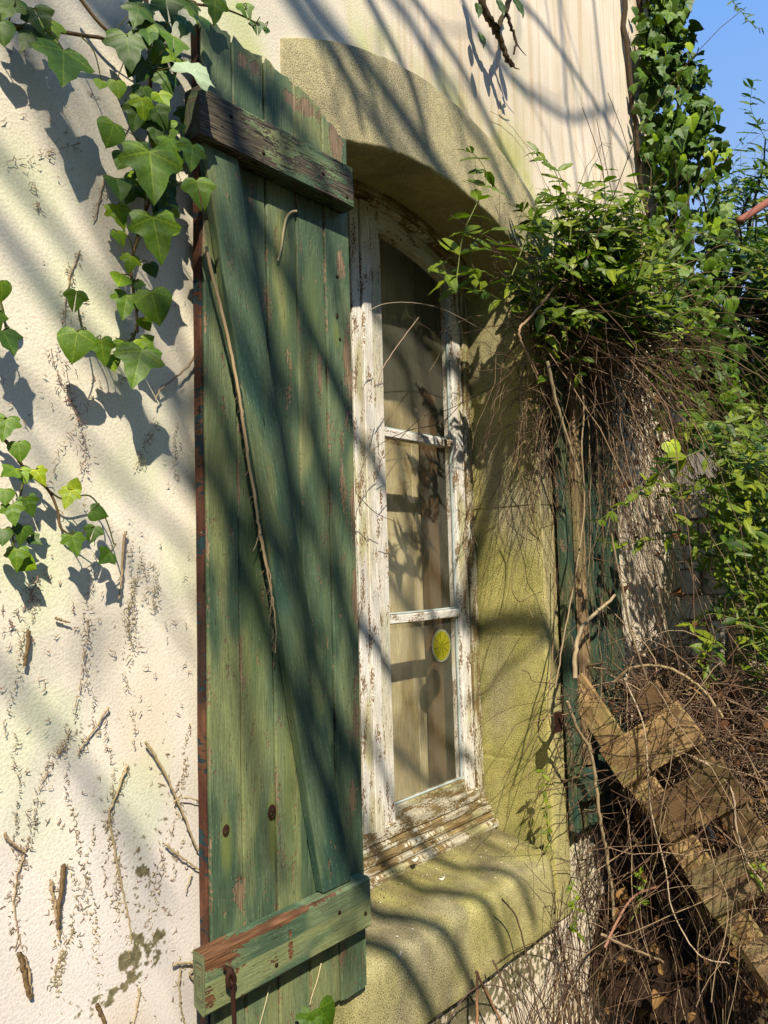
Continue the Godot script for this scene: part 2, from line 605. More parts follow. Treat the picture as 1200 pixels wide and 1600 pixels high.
func make_paint_materials() -> void:
	# left shutter boards: 0.42 x 1.96 m, one pixel per millimetre; x0 0.83, y0 0.66
	var w := 420
	var h := 1960
	var bias := field(w, h)
	var stain := field(w, h)
	var sx := func(x: float) -> float: return (x - 0.83) * 1000.0
	var sy := func(y: float) -> float: return (y - 0.66) * 1000.0
	for q in [[1.205, 2.50, 30, 90, 0.34], [1.205, 2.22, 22, 45, 0.38], [1.225, 1.98, 18, 170, 0.33], [1.232, 1.60, 14, 240, 0.36], [1.20, 1.75, 14, 130, 0.25], [1.225, 1.25, 16, 120, 0.30], [1.21, 1.06, 14, 60, 0.33], [0.90, 0.97, 26, 45, 0.36], [0.985, 0.965, 14, 28, 0.22], [1.05, 1.88, 14, 120, 0.20], [1.02, 1.55, 12, 110, 0.18], [1.08, 1.35, 18, 90, 0.12], [0.96, 2.56, 40, 22, 0.34], [1.10, 2.54, 80, 24, 0.36], [0.87, 2.15, 10, 60, 0.24], [1.14, 1.95, 10, 90, 0.16], [1.02, 0.98, 60, 40, 0.12], [1.10, 1.0, 20, 60, 0.16], [1.13, 0.75, 60, 30, 0.15]]:
		spot(bias, w, h, sx.call(q[0]), sy.call(q[1]), q[2], q[3], q[4])
	for e in [0.842, 0.916, 0.996, 1.077, 1.16, 1.24]:
		spot(bias, w, h, sx.call(e), sy.call(1.65), 5, 1500, 0.16)
	for q in [[0.877, 1.06, 16, 70, 0.55], [0.985, 1.06, 14, 95, 0.6], [1.19, 2.06, 14, 40, 0.4], [0.95, 1.5, 40, 300, 0.22], [1.04, 2.1, 50, 220, 0.22], [1.12, 2.1, 40, 160, 0.25], [0.87, 1.7, 30, 200, 0.18], [1.03, 1.12, 20, 200, 0.25]]:
		spot(stain, w, h, sx.call(q[0]), sy.call(q[1]), q[2], q[3], q[4])
	var green := {"p1": Color(0.295, 0.375, 0.285), "p2": Color(0.42, 0.475, 0.345), "p3": Color(0.49, 0.515, 0.35), "w1": Color(0.36, 0.295, 0.23), "w2": Color(0.63, 0.545, 0.43), "thr": 0.72, "crack": 0.09, "bias": bias, "stain": stain, "stain_color": Color(0.55, 0.56, 0.26), "spark": 0.74, "spark_color": Color(0.56, 0.60, 0.48)}
	M.shutter_paint = painted(flaky(w, h, 41, green), 0.17, 0.6)
	# the brace: bluer green, fewer chips
	var brace := green.duplicate()
	brace.merge({"p1": Color(0.225, 0.325, 0.275), "p2": Color(0.325, 0.40, 0.305), "p3": Color(0.40, 0.445, 0.305), "thr": 0.77, "bias": PackedFloat32Array(), "stain": PackedFloat32Array()}, true)
	M.brace_paint = painted(flaky(128, 1600, 42, brace), 0.16, 0.58)
	# top batten: half bare, silvered and cracked
	var tb := field(128, 420)
	spot(tb, 128, 420, 64, 20, 130, 110, 0.35)
	spot(tb, 128, 420, 64, 110, 70, 110, 0.16)
	spot(tb, 128, 420, 60, 330, 60, 120, 0.16)
	var top := green.duplicate()
	top.merge({"thr": 0.60, "bias": tb, "stain": PackedFloat32Array(), "crack": 0.27, "w1": Color(0.20, 0.18, 0.145), "w2": Color(0.47, 0.43, 0.36)}, true)
	M.top_batten_paint = painted(flaky(128, 420, 43, top), 0.20, 0.75)
	# bottom batten: orange bare wood along its upper edge
	var bb := field(128, 420)
	for q in [[104, 20, 24, 44, 0.5], [110, 90, 18, 60, 0.6], [112, 160, 16, 60, 0.6], [114, 230, 12, 60, 0.5], [115, 300, 8, 60, 0.4], [60, 190, 34, 9, 0.42], [84, 50, 30, 40, 0.3], [40, 8, 60, 14, 0.3]]:
		spot(bb, 128, 420, q[0], q[1], q[2], q[3], q[4])
	var low := green.duplicate()
	low.merge({"thr": 0.78, "bias": bb, "stain": PackedFloat32Array(), "crack": 0.09, "w1": Color(0.27, 0.175, 0.115), "w2": Color(0.53, 0.38, 0.265)}, true)
	M.bottom_batten_paint = painted(flaky(128, 420, 44, low), 0.14, 0.66)
	# right shutter: the same paint, mossier
	var old := green.duplicate()
	old.merge({"thr": 0.64, "bias": PackedFloat32Array(), "stain": PackedFloat32Array(), "p1": Color(0.17, 0.27, 0.235), "p2": Color(0.25, 0.33, 0.26), "p3": Color(0.31, 0.34, 0.23)}, true)
	M.old_paint = painted(flaky(256, 1024, 45, old), 0.1, 0.7)
	# raw red-brown edge of the left shutter
	M.edge_wood = painted(flaky(64, 1024, 46, {"p1": Color(0.31, 0.19, 0.14), "p2": Color(0.39, 0.26, 0.19), "p3": Color(0.22, 0.15, 0.12), "w1": Color(0.10, 0.17, 0.20), "w2": Color(0.16, 0.26, 0.28), "thr": 0.60}), 0.08, 0.8)
	# white window paint: three states of decay
	var white := {"p1": Color(0.84, 0.82, 0.78), "p2": Color(0.885, 0.87, 0.84), "p3": Color(0.79, 0.77, 0.69), "w1": Color(0.42, 0.335, 0.25), "w2": Color(0.64, 0.55, 0.43), "thr": 0.66, "crack": 0.06, "spark": 2.0}
	M.white_paint = painted(flaky(256, 1024, 51, white), 0.10, 0.6)
	var worn := white.duplicate()
	worn.merge({"thr": 0.60, "p3": Color(0.74, 0.72, 0.57)}, true)
	M.worn_paint = painted(flaky(256, 1024, 52, worn), 0.12, 0.7)
	var rotten := white.duplicate()
	rotten.merge({"p1": Color(0.70, 0.67, 0.59), "p2": Color(0.79, 0.77, 0.70), "p3": Color(0.60, 0.58, 0.42), "thr": 0.52, "crack": 0.11, "w1": Color(0.36, 0.30, 0.19), "w2": Color(0.60, 0.52, 0.36)}, true)
	M.rotten_paint = painted(flaky(256, 1024, 53, rotten), 0.14, 0.8)
	# cream boarding behind the panes
	M.cream_board = painted(flaky(256, 1024, 54, {"p1": Color(0.70, 0.64, 0.475), "p2": Color(0.75, 0.70, 0.55), "p3": Color(0.62, 0.56, 0.39), "w1": Color(0.5, 0.4, 0.25), "w2": Color(0.6, 0.5, 0.3), "thr": 0.9, "spark": 2.0, "crack": 0.03}), 0.03, 0.7)
	# trellis and other bare timber, three tones; the brightest copy paints sunlight onto boards
	M.trellis_wood = painted(flaky(128, 512, 55, {"p1": Color(0.55, 0.46, 0.34), "p2": Color(0.67, 0.57, 0.42), "p3": Color(0.50, 0.45, 0.31), "w1": Color(0.33, 0.26, 0.18), "w2": Color(0.52, 0.43, 0.32), "thr": 0.55, "crack": 0.13, "spark": 2.0}), 0.12, 0.85)
	M.trellis = []
	for c in [Color(1.0, 1.0, 1.0), Color(0.80, 0.76, 0.72), Color(1.12, 1.10, 1.02)]:
		var m: StandardMaterial3D = M.trellis_wood.duplicate()
		m.albedo_color = c
		M.trellis.append(m)


func make_leaf_materials() -> void:
	# ivy: pale veins on a mottled green blade; u across (0.5 the midrib), v from the stalk down to the tip
	var w := 192
	var mott := noise(w, w, 0.05, 61, 3)
	var out := PackedByteArray()
	out.resize(w * w * 3)
	var pale := PackedByteArray()
	pale.resize(w * w * 3)
	var o := Vector2(0.0, -0.03)
	var ends := [Vector2(0, -0.84), Vector2(0.47, -0.22), Vector2(-0.47, -0.22), Vector2(0.40, 0.08), Vector2(-0.40, 0.08)]
	for y in w:
		for x in w:
			var q := Vector2(float(x) / w - 0.5, 0.15 - float(y) / w)
			var d := 1.0
			for e in ends:
				var t := clampf((q - o).dot(e - o) / (e - o).length_squared(), 0.0, 1.0)
				d = minf(d, q.distance_to(o + (e - o) * t) / (0.019 * (1.05 - t * 0.75)))
				# side veins
				for s in 4:
					var b0: Vector2 = o + (e - o) * (0.22 + s * 0.19)
					for sg in [-1.0, 1.0]:
						var bd: Vector2 = (e - o).normalized().rotated(sg * 0.75) * 0.16
						var bt := clampf((q - b0).dot(bd) / bd.length_squared(), 0.0, 1.0)
						d = minf(d, q.distance_to(b0 + bd * bt) / 0.0065 + bt)
			var vein := 1.0 - smooth01(d, 0.5, 1.3)
			var mo := mott[y * w + x] / 255.0
			var r := lerpf(0.17 + 0.09 * mo, 0.52, vein * 0.6)
			var g := lerpf(0.29 + 0.11 * mo, 0.60, vein * 0.6)
			var b := lerpf(0.045 + 0.03 * mo, 0.24, vein * 0.6)
			var k := (y * w + x) * 3
			out[k] = int(r * 255)
			out[k + 1] = int(g * 255)
			out[k + 2] = int(b * 255)
			pale[k] = int((0.52 + 0.10 * mo + 0.08 * vein) * 255)
			pale[k + 1] = int((0.60 + 0.08 * mo + 0.08 * vein) * 255)
			pale[k + 2] = int((0.46 + 0.10 * mo + 0.08 * vein) * 255)
	var t := tex(w, w, out)
	M.ivy = []
	for c in [[Color(1.12, 1.08, 0.8), 0.42], [Color(1.5, 1.36, 0.8), 0.55], [Color(0.84, 0.86, 0.70), 0.28], [Color(1.75, 1.45, 0.8), 0.4]]:
		var m := mat(c[0], 0.5)
		m.albedo_texture = t
		m.metallic_specular = 0.38
		m.backlight_enabled = true
		m.backlight = Color(0.62, 0.72, 0.16) * c[1]
		M.ivy.append(m)
	var mp := mat(Color.WHITE, 0.6)
	mp.albedo_texture = tex(w, w, pale)
	M.ivy.append(mp)
	# long leaves: a midrib and fine side veins
	var w2 := 64
	var h2 := 128
	var lo := PackedByteArray()
	lo.resize(w2 * h2 * 3)
	for y in h2:
		for x in w2:
			var u := absf(float(x) / w2 - 0.5) * 2.0
			var v := float(y) / h2
			var rib := 1.0 - smooth01(u, 0.03, 0.11)
			rib = maxf(rib, 0.45 * (1.0 - smooth01(absf(fposmod((v + u * 0.22) * 11.0, 1.0) - 0.5), 0.02, 0.14)) * (1.0 - u))
			var k := (y * w2 + x) * 3
			lo[k] = int(lerpf(0.80, 1.0, rib) * 255)
			lo[k + 1] = int(lerpf(0.82, 1.0, rib) * 255)
			lo[k + 2] = int(lerpf(0.74, 1.0, rib) * 255)
	M.long_leaf = mat(Color.WHITE, 0.42)
	M.long_leaf.albedo_texture = tex(w2, h2, lo)
	M.long_leaf.vertex_color_use_as_albedo = true
	M.long_leaf.backlight_enabled = true
	M.long_leaf.backlight = Color(0.66, 0.80, 0.20)
	M.long = []
	for c in [Color(0.38, 0.48, 0.15), Color(0.48, 0.56, 0.17), Color(0.25, 0.36, 0.13), Color(0.60, 0.65, 0.20)]:
		var m: StandardMaterial3D = M.long_leaf.duplicate()
		m.vertex_color_use_as_albedo = false
		m.albedo_color = c
		M.long.append(m)


# ---------------------------------------------------------------- leaves

# half outline of a leaf blade in its own axes: stalk at the origin, tip towards -y, one unit across
func leaf_outline(kind: int) -> PackedVector2Array:
	var half: Array
	match kind:
		0:
			half = [Vector2(0, -0.02), Vector2(0.07, 0.05), Vector2(0.17, 0.11), Vector2(0.30, 0.12), Vector2(0.40, 0.06), Vector2(0.385, -0.04), Vector2(0.40, -0.12), Vector2(0.50, -0.21), Vector2(0.43, -0.28), Vector2(0.31, -0.33), Vector2(0.25, -0.42), Vector2(0.21, -0.56), Vector2(0.12, -0.72), Vector2(0, -0.88)]
		1:
			half = [Vector2(0, -0.01), Vector2(0.10, 0.05), Vector2(0.24, 0.06), Vector2(0.36, -0.02), Vector2(0.42, -0.12), Vector2(0.50, -0.26), Vector2(0.40, -0.33), Vector2(0.29, -0.40), Vector2(0.22, -0.55), Vector2(0.12, -0.72), Vector2(0, -0.86)]
		2:
			half = [Vector2(0, -0.02), Vector2(0.10, 0.06), Vector2(0.26, 0.08), Vector2(0.40, 0.0), Vector2(0.47, -0.15), Vector2(0.44, -0.32), Vector2(0.34, -0.50), Vector2(0.20, -0.68), Vector2(0, -0.88)]
		3:
			half = [Vector2(0, 0.0), Vector2(0.06, -0.03), Vector2(0.15, -0.16), Vector2(0.215, -0.34), Vector2(0.22, -0.50), Vector2(0.175, -0.68), Vector2(0.085, -0.87), Vector2(0, -1.0)]
	return PackedVector2Array(half)


func leaf_mesh(kind: int, fold: float, curl: float, droop: float, material: Material, skew := 0.0) -> ArrayMesh:
	var b := Buf.new()
	var half := leaf_outline(kind)
	var m := half.size()
	var tip := -half[m - 1].y
	var rows := []
	for sgn in [1.0, -1.0]:
		for k in m:
			var e := half[k]
			var mid := Vector2(0, clampf(e.y, half[m - 1].y, -0.02) * (0.9 if kind < 3 else 1.0))
			if k == m - 1:
				mid.y = e.y * 0.94
			for r in 4:
				var f := r / 3.0
				var q := mid.lerp(e, f)
				q.x += skew * q.y * 0.25
				var ax := absf(q.x)
				var z := fold * ax - curl * (q.y * q.y) + droop * ax * ax * -1.2 + 0.03 * sin(q.y * 17.0 + ax * 9.0 + kind) * f
				b.v(Vector3(q.x * sgn, q.y, z), Vector3.BACK, Vector2(q.x * sgn + 0.5, (0.15 - q.y) if kind < 3 else -q.y / tip))
		var first := 0 if sgn > 0 else m * 4
		for k in m - 1:
			for r in 3:
				var a := first + k * 4 + r
				if sgn > 0:
					b.tri(a, a + 4, a + 5)
					b.tri(a, a + 5, a + 1)
				else:
					b.tri(a, a + 5, a + 4)
					b.tri(a, a + 1, a + 5)
	# smooth normals from the faces
	var acc := PackedVector3Array()
	acc.resize(b.p.size())
	for t in b.i.size() / 3:
		var a := b.i[t * 3]
		var d := b.i[t * 3 + 1]
		var e := b.i[t * 3 + 2]
		var nn := (b.p[e] - b.p[a]).cross(b.p[d] - b.p[a])
		acc[a] += nn
		acc[d] += nn
		acc[e] += nn
	for k in acc.size():
		if acc[k].length_squared() < 1e-18:
			acc[k] = Vector3.BACK
		b.n[k] = acc[k].normalized()
	return b.mesh(material)


# the frame of a leaf: its face looks along nor, its tip hangs along dir as far as nor allows
func leaf_at(pos: Vector3, nor: Vector3, dir: Vector3, size: float) -> Transform3D:
	var z := nor.normalized()
	var y := -(dir - z * dir.dot(z)).normalized()
	return Transform3D(Basis(y.cross(z), y, z) * size, pos)


# ---------------------------------------------------------------- the house

const OPEN_L := 1.20
const OPEN_R := 2.13


# the arch over the opening: height of its lower edge at x, at the wall's face
func arch_y(x: float) -> float:
	return 1.51 + sqrt(maxf(0.0, 1.21 - (x - 1.645) * (x - 1.645)))


func extrados_y(x: float) -> float:
	return 1.74 + sqrt(maxf(0.0, 1.2544 - (x - 1.65) * (x - 1.65)))


func build_ground() -> void:
	var b := Buf.new()
	var f := FastNoiseLite.new()
	f.seed = 9
	f.frequency = 0.6
	var step := 2.0
	for gx in range(-30, 40):
		for gz in range(-30, 31):
			var q := []
			for e in [[0, 1], [1, 1], [1, 0], [0, 0]]:
				var x: float = (gx + e[0]) * step
				var z: float = (gz + e[1]) * step
				q.append(Vector3(x, f.get_noise_2d(x, z) * 0.05 - 0.03, z))
			b.quad(q[0], q[1], q[2], q[3], Vector2(q[0].x, q[0].z), Vector2(q[1].x, q[1].z), Vector2(q[2].x, q[2].z), Vector2(q[3].x, q[3].z))
	var m := mat(Color.WHITE, 0.95)
	var w := 256
	var n1 := noise(w, w, 0.08, 71, 4)
	var n2 := noise(w, w, 0.4, 72, 2)
	var out := PackedByteArray()
	out.resize(w * w * 3)
	for k in w * w:
		var c := Color(0.36, 0.28, 0.20).lerp(Color(0.33, 0.33, 0.19), n1[k] / 255.0) * (0.7 + 0.4 * n2[k] / 255.0)
		out[k * 3] = int(clampf(c.r, 0, 1) * 255)
		out[k * 3 + 1] = int(clampf(c.g, 0, 1) * 255)
		out[k * 3 + 2] = int(clampf(c.b, 0, 1) * 255)
	m.albedo_texture = tex(w, w, out)
	structure(obj("ground", b, m), "dry earth and leaf litter in front of the house")


func build_house_wall() -> void:
	var house := thing("house_wall", "old cream rendered house wall with an olive cement arch around the window", "wall")
	var f := FastNoiseLite.new()
	f.seed = 19
	f.frequency = 1.6
	var b := Buf.new()
	var step := 0.04
	var x0 := -3.0
	var y0 := -0.1
	var nx := int(round((3.30 - x0) / step))
	var ny := int(round(5.2 / step))
	for j in ny + 1:
		for k in nx + 1:
			var x := x0 + k * step
			var y := y0 + j * step
			var e := 0.05
			var z := f.get_noise_2d(x, y) * 0.008
			var zx := f.get_noise_2d(x + e, y) * 0.008
			var zy := f.get_noise_2d(x, y + e) * 0.008
			b.v(Vector3(x, y, z), Vector3((z - zx) / e, (z - zy) / e, 1.0).normalized(), Vector2(x, y), Vector2((x - 0.2) / 4.0, (4.4 - y) / 4.1))
	for j in ny:
		for k in nx:
			var cx := x0 + (k + 0.5) * step
			var cy := y0 + (j + 0.5) * step
			if cx > OPEN_L - 0.03 and cx < OPEN_R + 0.03 and cy > 0.53 and cy < arch_y(cx) + 0.03:
				continue
			var a := j * (nx + 1) + k
			b.tri(a, a + 1, a + nx + 2)
			b.tri(a, a + nx + 2, a + nx + 1)
	# the far corner and the back of the wall
	b.quad(Vector3(3.30, -0.1, 0), Vector3(3.30, -0.1, -4), Vector3(3.30, 5.1, -4), Vector3(3.30, 5.1, 0))
	b.quad(Vector3(-3, 5.1, 0), Vector3(3.30, 5.1, 0), Vector3(3.30, 5.1, -4), Vector3(-3, 5.1, -4))
	b.quad(Vector3(-3, -0.1, -4), Vector3(-3, -0.1, 0), Vector3(-3, 5.1, 0), Vector3(-3, 5.1, -4))
	b.quad(Vector3(3.30, -0.1, -4), Vector3(-3, -0.1, -4), Vector3(-3, 5.1, -4), Vector3(3.30, 5.1, -4))
	obj("render_coat", b, M.wall, house)
	build_surround(house)
	build_sill(house)


# linear colour of the mossy cement at a place
func moss_tint(f: FastNoiseLite, x: float, y: float, z: float, damp: float) -> Color:
	var a := f.get_noise_3d(x * 2.2, y * 2.2, z * 2.2) * 0.5 + 0.5
	var b := f.get_noise_3d(x * 6.0 + 9.0, y * 6.0, z * 6.0) * 0.5 + 0.5
	var dry := Color(0.78, 0.69, 0.44)
	var moss := Color(0.67, 0.61, 0.22)
	var deep := Color(0.30, 0.31, 0.075)
	var c := dry.lerp(moss, clampf(damp * (0.1 + 1.9 * a), 0.0, 1.0)) * (0.82 + 0.36 * a)
	c = c.lerp(Color(0.47, 0.43, 0.31), clampf((f.get_noise_3d(x * 4.0, y * 1.4 + 40.0, z * 4.0)) * 1.9, 0.0, 0.7))
	return c.lerp(deep, clampf((b - 0.45) * 2.2 * damp, 0.0, 0.85))


func build_surround(house: Node3D) -> void:
	# stations up the left jamb, round the arch and down the right jamb: [inner point, outer point, joint depth]
	var st := []
	var f := FastNoiseLite.new()
	f.seed = 23
	f.frequency = 1.0
	var joints := [0.93, 1.32, 1.73, 2.12]
	var ys := []
	var y := 0.47
	while y < 2.46:
		ys.append([y, 0.0])
		y += 0.03
	for j in joints:
		ys.append([j - 0.005, 0.0])
		ys.append([j, 0.0028])
		ys.append([j + 0.005, 0.0])
	ys.sort_custom(func(p, q): return p[0] < q[0])
	for q in ys:
		st.append([Vector2(OPEN_L, q[0]), Vector2(1.085, q[0]), q[1]])
	st.append([Vector2(OPEN_L, 2.48), Vector2(1.085, 2.6), 0.0])
	st.append([Vector2(OPEN_L + 0.003, arch_y(OPEN_L + 0.003)), Vector2(1.085, extrados_y(1.085)), 0.0])
	for k in range(1, 60):
		var t := k / 60.0
		var xi := lerpf(OPEN_L, OPEN_R, t)
		var xo := lerpf(1.085, 2.225, t)
		st.append([Vector2(xi, arch_y(xi)), Vector2(xo, extrados_y(xo)), 0.0])
	st.append([Vector2(OPEN_R - 0.003, arch_y(OPEN_R - 0.003)), Vector2(2.225, extrados_y(2.225)), 0.0])
	st.append([Vector2(OPEN_R, 2.46), Vector2(2.225, 2.6), 0.0])
	for k in range(ys.size() - 1, -1, -1):
		st.append([Vector2(OPEN_R, ys[k][0]), Vector2(2.225, ys[k][0]), ys[k][1]])
	# profile across the surround: outer edge, face, rounded arris, reveal
	var n := st.size()
	var b := Buf.new()
	var rows := 16
	for s in n:
		var inner: Vector2 = st[s][0]
		var outer: Vector2 = st[s][1]
		var joint: float = st[s][2]
		var dir := (outer - inner)
		var up := clampf((inner.y - 2.47) / 0.06, 0.0, 1.0)
		var norm := Vector2(signf(dir.x), 0).lerp(Vector2((inner.x - 1.645) / 1.1, 1).normalized(), up).normalized() if up < 1.0 else (inner - Vector2(1.645, 1.51)).normalized()
		for r in rows:
			var q: Vector2
			var z: float
			if r == 0:
				q = outer
				z = -0.02
			elif r == 1:
				q = outer
				z = 0.004
			elif r == 2:
				q = outer - dir.normalized() * 0.004
				z = 0.009
			elif r <= 6:
				var t := (r - 2) / 4.0
				q = outer.lerp(inner + norm * 0.012, t)
				z = 0.009
			elif r == 7:
				q = inner + norm * 0.004
				z = 0.006
			elif r == 8:
				q = inner
				z = -0.003
			else:
				var t := (r - 8) / 7.0
				z = -0.003 - t * 0.31
				# the soffit climbs a little towards the window, the jambs stay square
				q = inner + Vector2(0, 0.045 * t * up)
			var wear := f.get_noise_3d(q.x * 9.0, q.y * 9.0, z * 9.0) * (0.006 if r >= 6 and r <= 9 else 0.0025)
			var fine := f.get_noise_3d(q.x * 40.0, q.y * 40.0, z * 30.0) * (0.0035 if r >= 6 and r <= 8 else 0.0008)
			q += norm * (wear + fine)
			if r <= 6:
				z += wear * 0.6 - (joint if r > 1 else 0.0)
			elif r > 8:
				q += norm * joint
			if r == 1 or r == 0:
				q += dir.normalized() * f.get_noise_2d(q.x * 25.0, q.y * 25.0) * 0.004
			var damp := 0.14
			if r > 6:
				damp = 0.62 if up > 0.5 else 0.9
			elif q.y < 2.3:
				damp = 0.5
			var col := moss_tint(f, q.x, q.y, z, damp)
			b.v(Vector3(q.x, q.y, z), Vector3.BACK, q, Vector2.ZERO, col)
	for s in n - 1:
		for r in rows - 1:
			var a := s * rows + r
			b.tri(a, a + 1, a + rows + 1)
			b.tri(a, a + rows + 1, a + rows)
	average_normals(b)
	var o := obj("arch_surround", b, M.stone, house)
	o.set_meta("label", "sandy cement arch and mossy olive reveal round the window")


func average_normals(b: Buf) -> void:
	var acc := PackedVector3Array()
	acc.resize(b.p.size())
	for t in b.i.size() / 3:
		var a := b.i[t * 3]
		var d := b.i[t * 3 + 1]
		var e := b.i[t * 3 + 2]
		var nn := (b.p[e] - b.p[a]).cross(b.p[d] - b.p[a])
		acc[a] += nn
		acc[d] += nn
		acc[e] += nn
	for k in acc.size():
		b.n[k] = acc[k].normalized() if acc[k].length_squared() > 1e-18 else Vector3.BACK


func build_sill(house: Node3D) -> void:
	# a worn sloping sill of the same cement; its front edge is rounded and hangs 3 cm proud
	var f := FastNoiseLite.new()
	f.seed = 29
	f.frequency = 1.0
	var prof := [Vector2(-0.30, 0.725), Vector2(-0.20, 0.718), Vector2(-0.14, 0.709), Vector2(-0.08, 0.699), Vector2(-0.03, 0.690), Vector2(0.006, 0.681), Vector2(0.020, 0.670), Vector2(0.029, 0.65), Vector2(0.032, 0.60), Vector2(0.033, 0.55), Vector2(0.033, 0.51), Vector2(0.031, 0.486), Vector2(0.026, 0.480), Vector2(-0.02, 0.478)]
	var b := Buf.new()
	var xs := []
	var x := 1.02
	while x < 2.115:
		xs.append(x)
		x += 0.022
	for s in xs.size():
		for r in prof.size():
			var q: Vector2 = prof[r]
			var edge := smooth01(xs[s], 2.085, 2.105)
			var d := f.get_noise_3d(xs[s] * 5.0, q.y * 5.0, q.x * 5.0) * 0.006 + f.get_noise_3d(xs[s] * 22.0, q.y * 22.0, q.x * 22.0) * 0.004
			var z := q.x + (d if r > 4 else 0.0)
			if z > -0.02:
				z = lerpf(z, -0.02, edge)
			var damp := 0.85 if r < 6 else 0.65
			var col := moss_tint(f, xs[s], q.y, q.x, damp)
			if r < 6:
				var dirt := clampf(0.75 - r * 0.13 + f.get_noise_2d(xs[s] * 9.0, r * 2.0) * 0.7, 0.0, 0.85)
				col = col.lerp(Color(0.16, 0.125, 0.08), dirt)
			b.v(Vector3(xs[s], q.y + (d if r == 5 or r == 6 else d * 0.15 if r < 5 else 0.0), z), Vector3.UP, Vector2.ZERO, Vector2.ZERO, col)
	var m := prof.size()
	for s in xs.size() - 1:
		for r in m - 1:
			var a := s * m + r
			b.tri(a, a + 1, a + m + 1)
			b.tri(a, a + m + 1, a + m)
	average_normals(b)
	var o := obj("window_sill", b, M.stone, house)
	o.set_meta("label", "mossy worn cement sill streaked by branch shadows")


func build_room() -> void:
	var b := Buf.new()
	b.box(Vector3(0.4, 0.3, -2.6), Vector3(0.45, 3.0, -0.36))
	b.box(Vector3(3.2, 0.3, -2.6), Vector3(3.25, 3.0, -0.36))
	b.box(Vector3(0.4, 0.3, -2.66), Vector3(3.25, 3.0, -2.61))
	b.box(Vector3(0.4, 3.0, -2.66), Vector3(3.25, 3.05, -0.31))
	b.box(Vector3(0.4, 0.25, -2.66), Vector3(3.25, 0.3, -0.31))
	b.box(Vector3(0.4, 0.3, -0.36), Vector3(1.195, 3.0, -0.315))
	b.box(Vector3(2.135, 0.3, -0.36), Vector3(3.25, 3.0, -0.315))
	b.box(Vector3(1.196, 0.3, -0.36), Vector3(2.134, 0.72, -0.315))
	b.box(Vector3(1.196, 2.66, -0.36), Vector3(2.134, 3.0, -0.315))
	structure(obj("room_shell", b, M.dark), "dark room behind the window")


# ---------------------------------------------------------------- the window

func bar_x(b: Buf, x0: float, x1: float, y0: float, y1: float, z0: float, z1: float, uvo: Vector2, ch := 0.003, wob := 0.0) -> void:
	# lies along x: the grain runs along its length
	b.bar(chamfered(y0, y1, z0, z1, ch), Vector3.ZERO, Vector3.UP, Vector3.BACK, Vector3.RIGHT, x0, x1, 12, Vector2(4.0, 1.0), uvo, PackedFloat32Array(), PackedFloat32Array(), wob, uvo.y)


func bar_y(b: Buf, x0: float, x1: float, y0: float, y1: float, z0: float, z1: float, uvo: Vector2, ch := 0.003, wob := 0.0) -> void:
	b.bar(chamfered(x0, x1, z0, z1, ch), Vector3.ZERO, Vector3.RIGHT, Vector3.BACK, Vector3.UP, y0, y1, 24, Vector2(4.0, 1.0), uvo, PackedFloat32Array(), PackedFloat32Array(), wob, uvo.y)


# a curved rail between two arcs (same centre line of the arch), swept in x
func arc_rail(b: Buf, x0: float, x1: float, up0: float, up1: float, z0: float, z1: float, uvo: Vector2) -> void:
	var n := 20
	for k in n:
		var xa := lerpf(x0, x1, float(k) / n)
		var xb := lerpf(x0, x1, float(k + 1) / n)
		var la := Vector3(xa, arch_y(xa) + up0, z1)
		var lb := Vector3(xb, arch_y(xb) + up0, z1)
		var ua := Vector3(xa, arch_y(xa) + up1, z1)
		var ub := Vector3(xb, arch_y(xb) + up1, z1)
		var dz := Vector3(0, 0, z0 - z1)
		var ta := Vector2(0, xa) + uvo
		var tb := Vector2(0, xb) + uvo
		var h := Vector2((up1 - up0) * 4.0, 0)
		b.quad(la, lb, ub, ua, ta, tb, tb + h, ta + h)
		b.quad(la + dz, lb + dz, lb, la, ta, tb, tb + h * 0.3, ta + h * 0.3)
		b.quad(ua, ub, ub + dz, ua + dz, ta, tb, tb + h * 0.3, ta + h * 0.3)


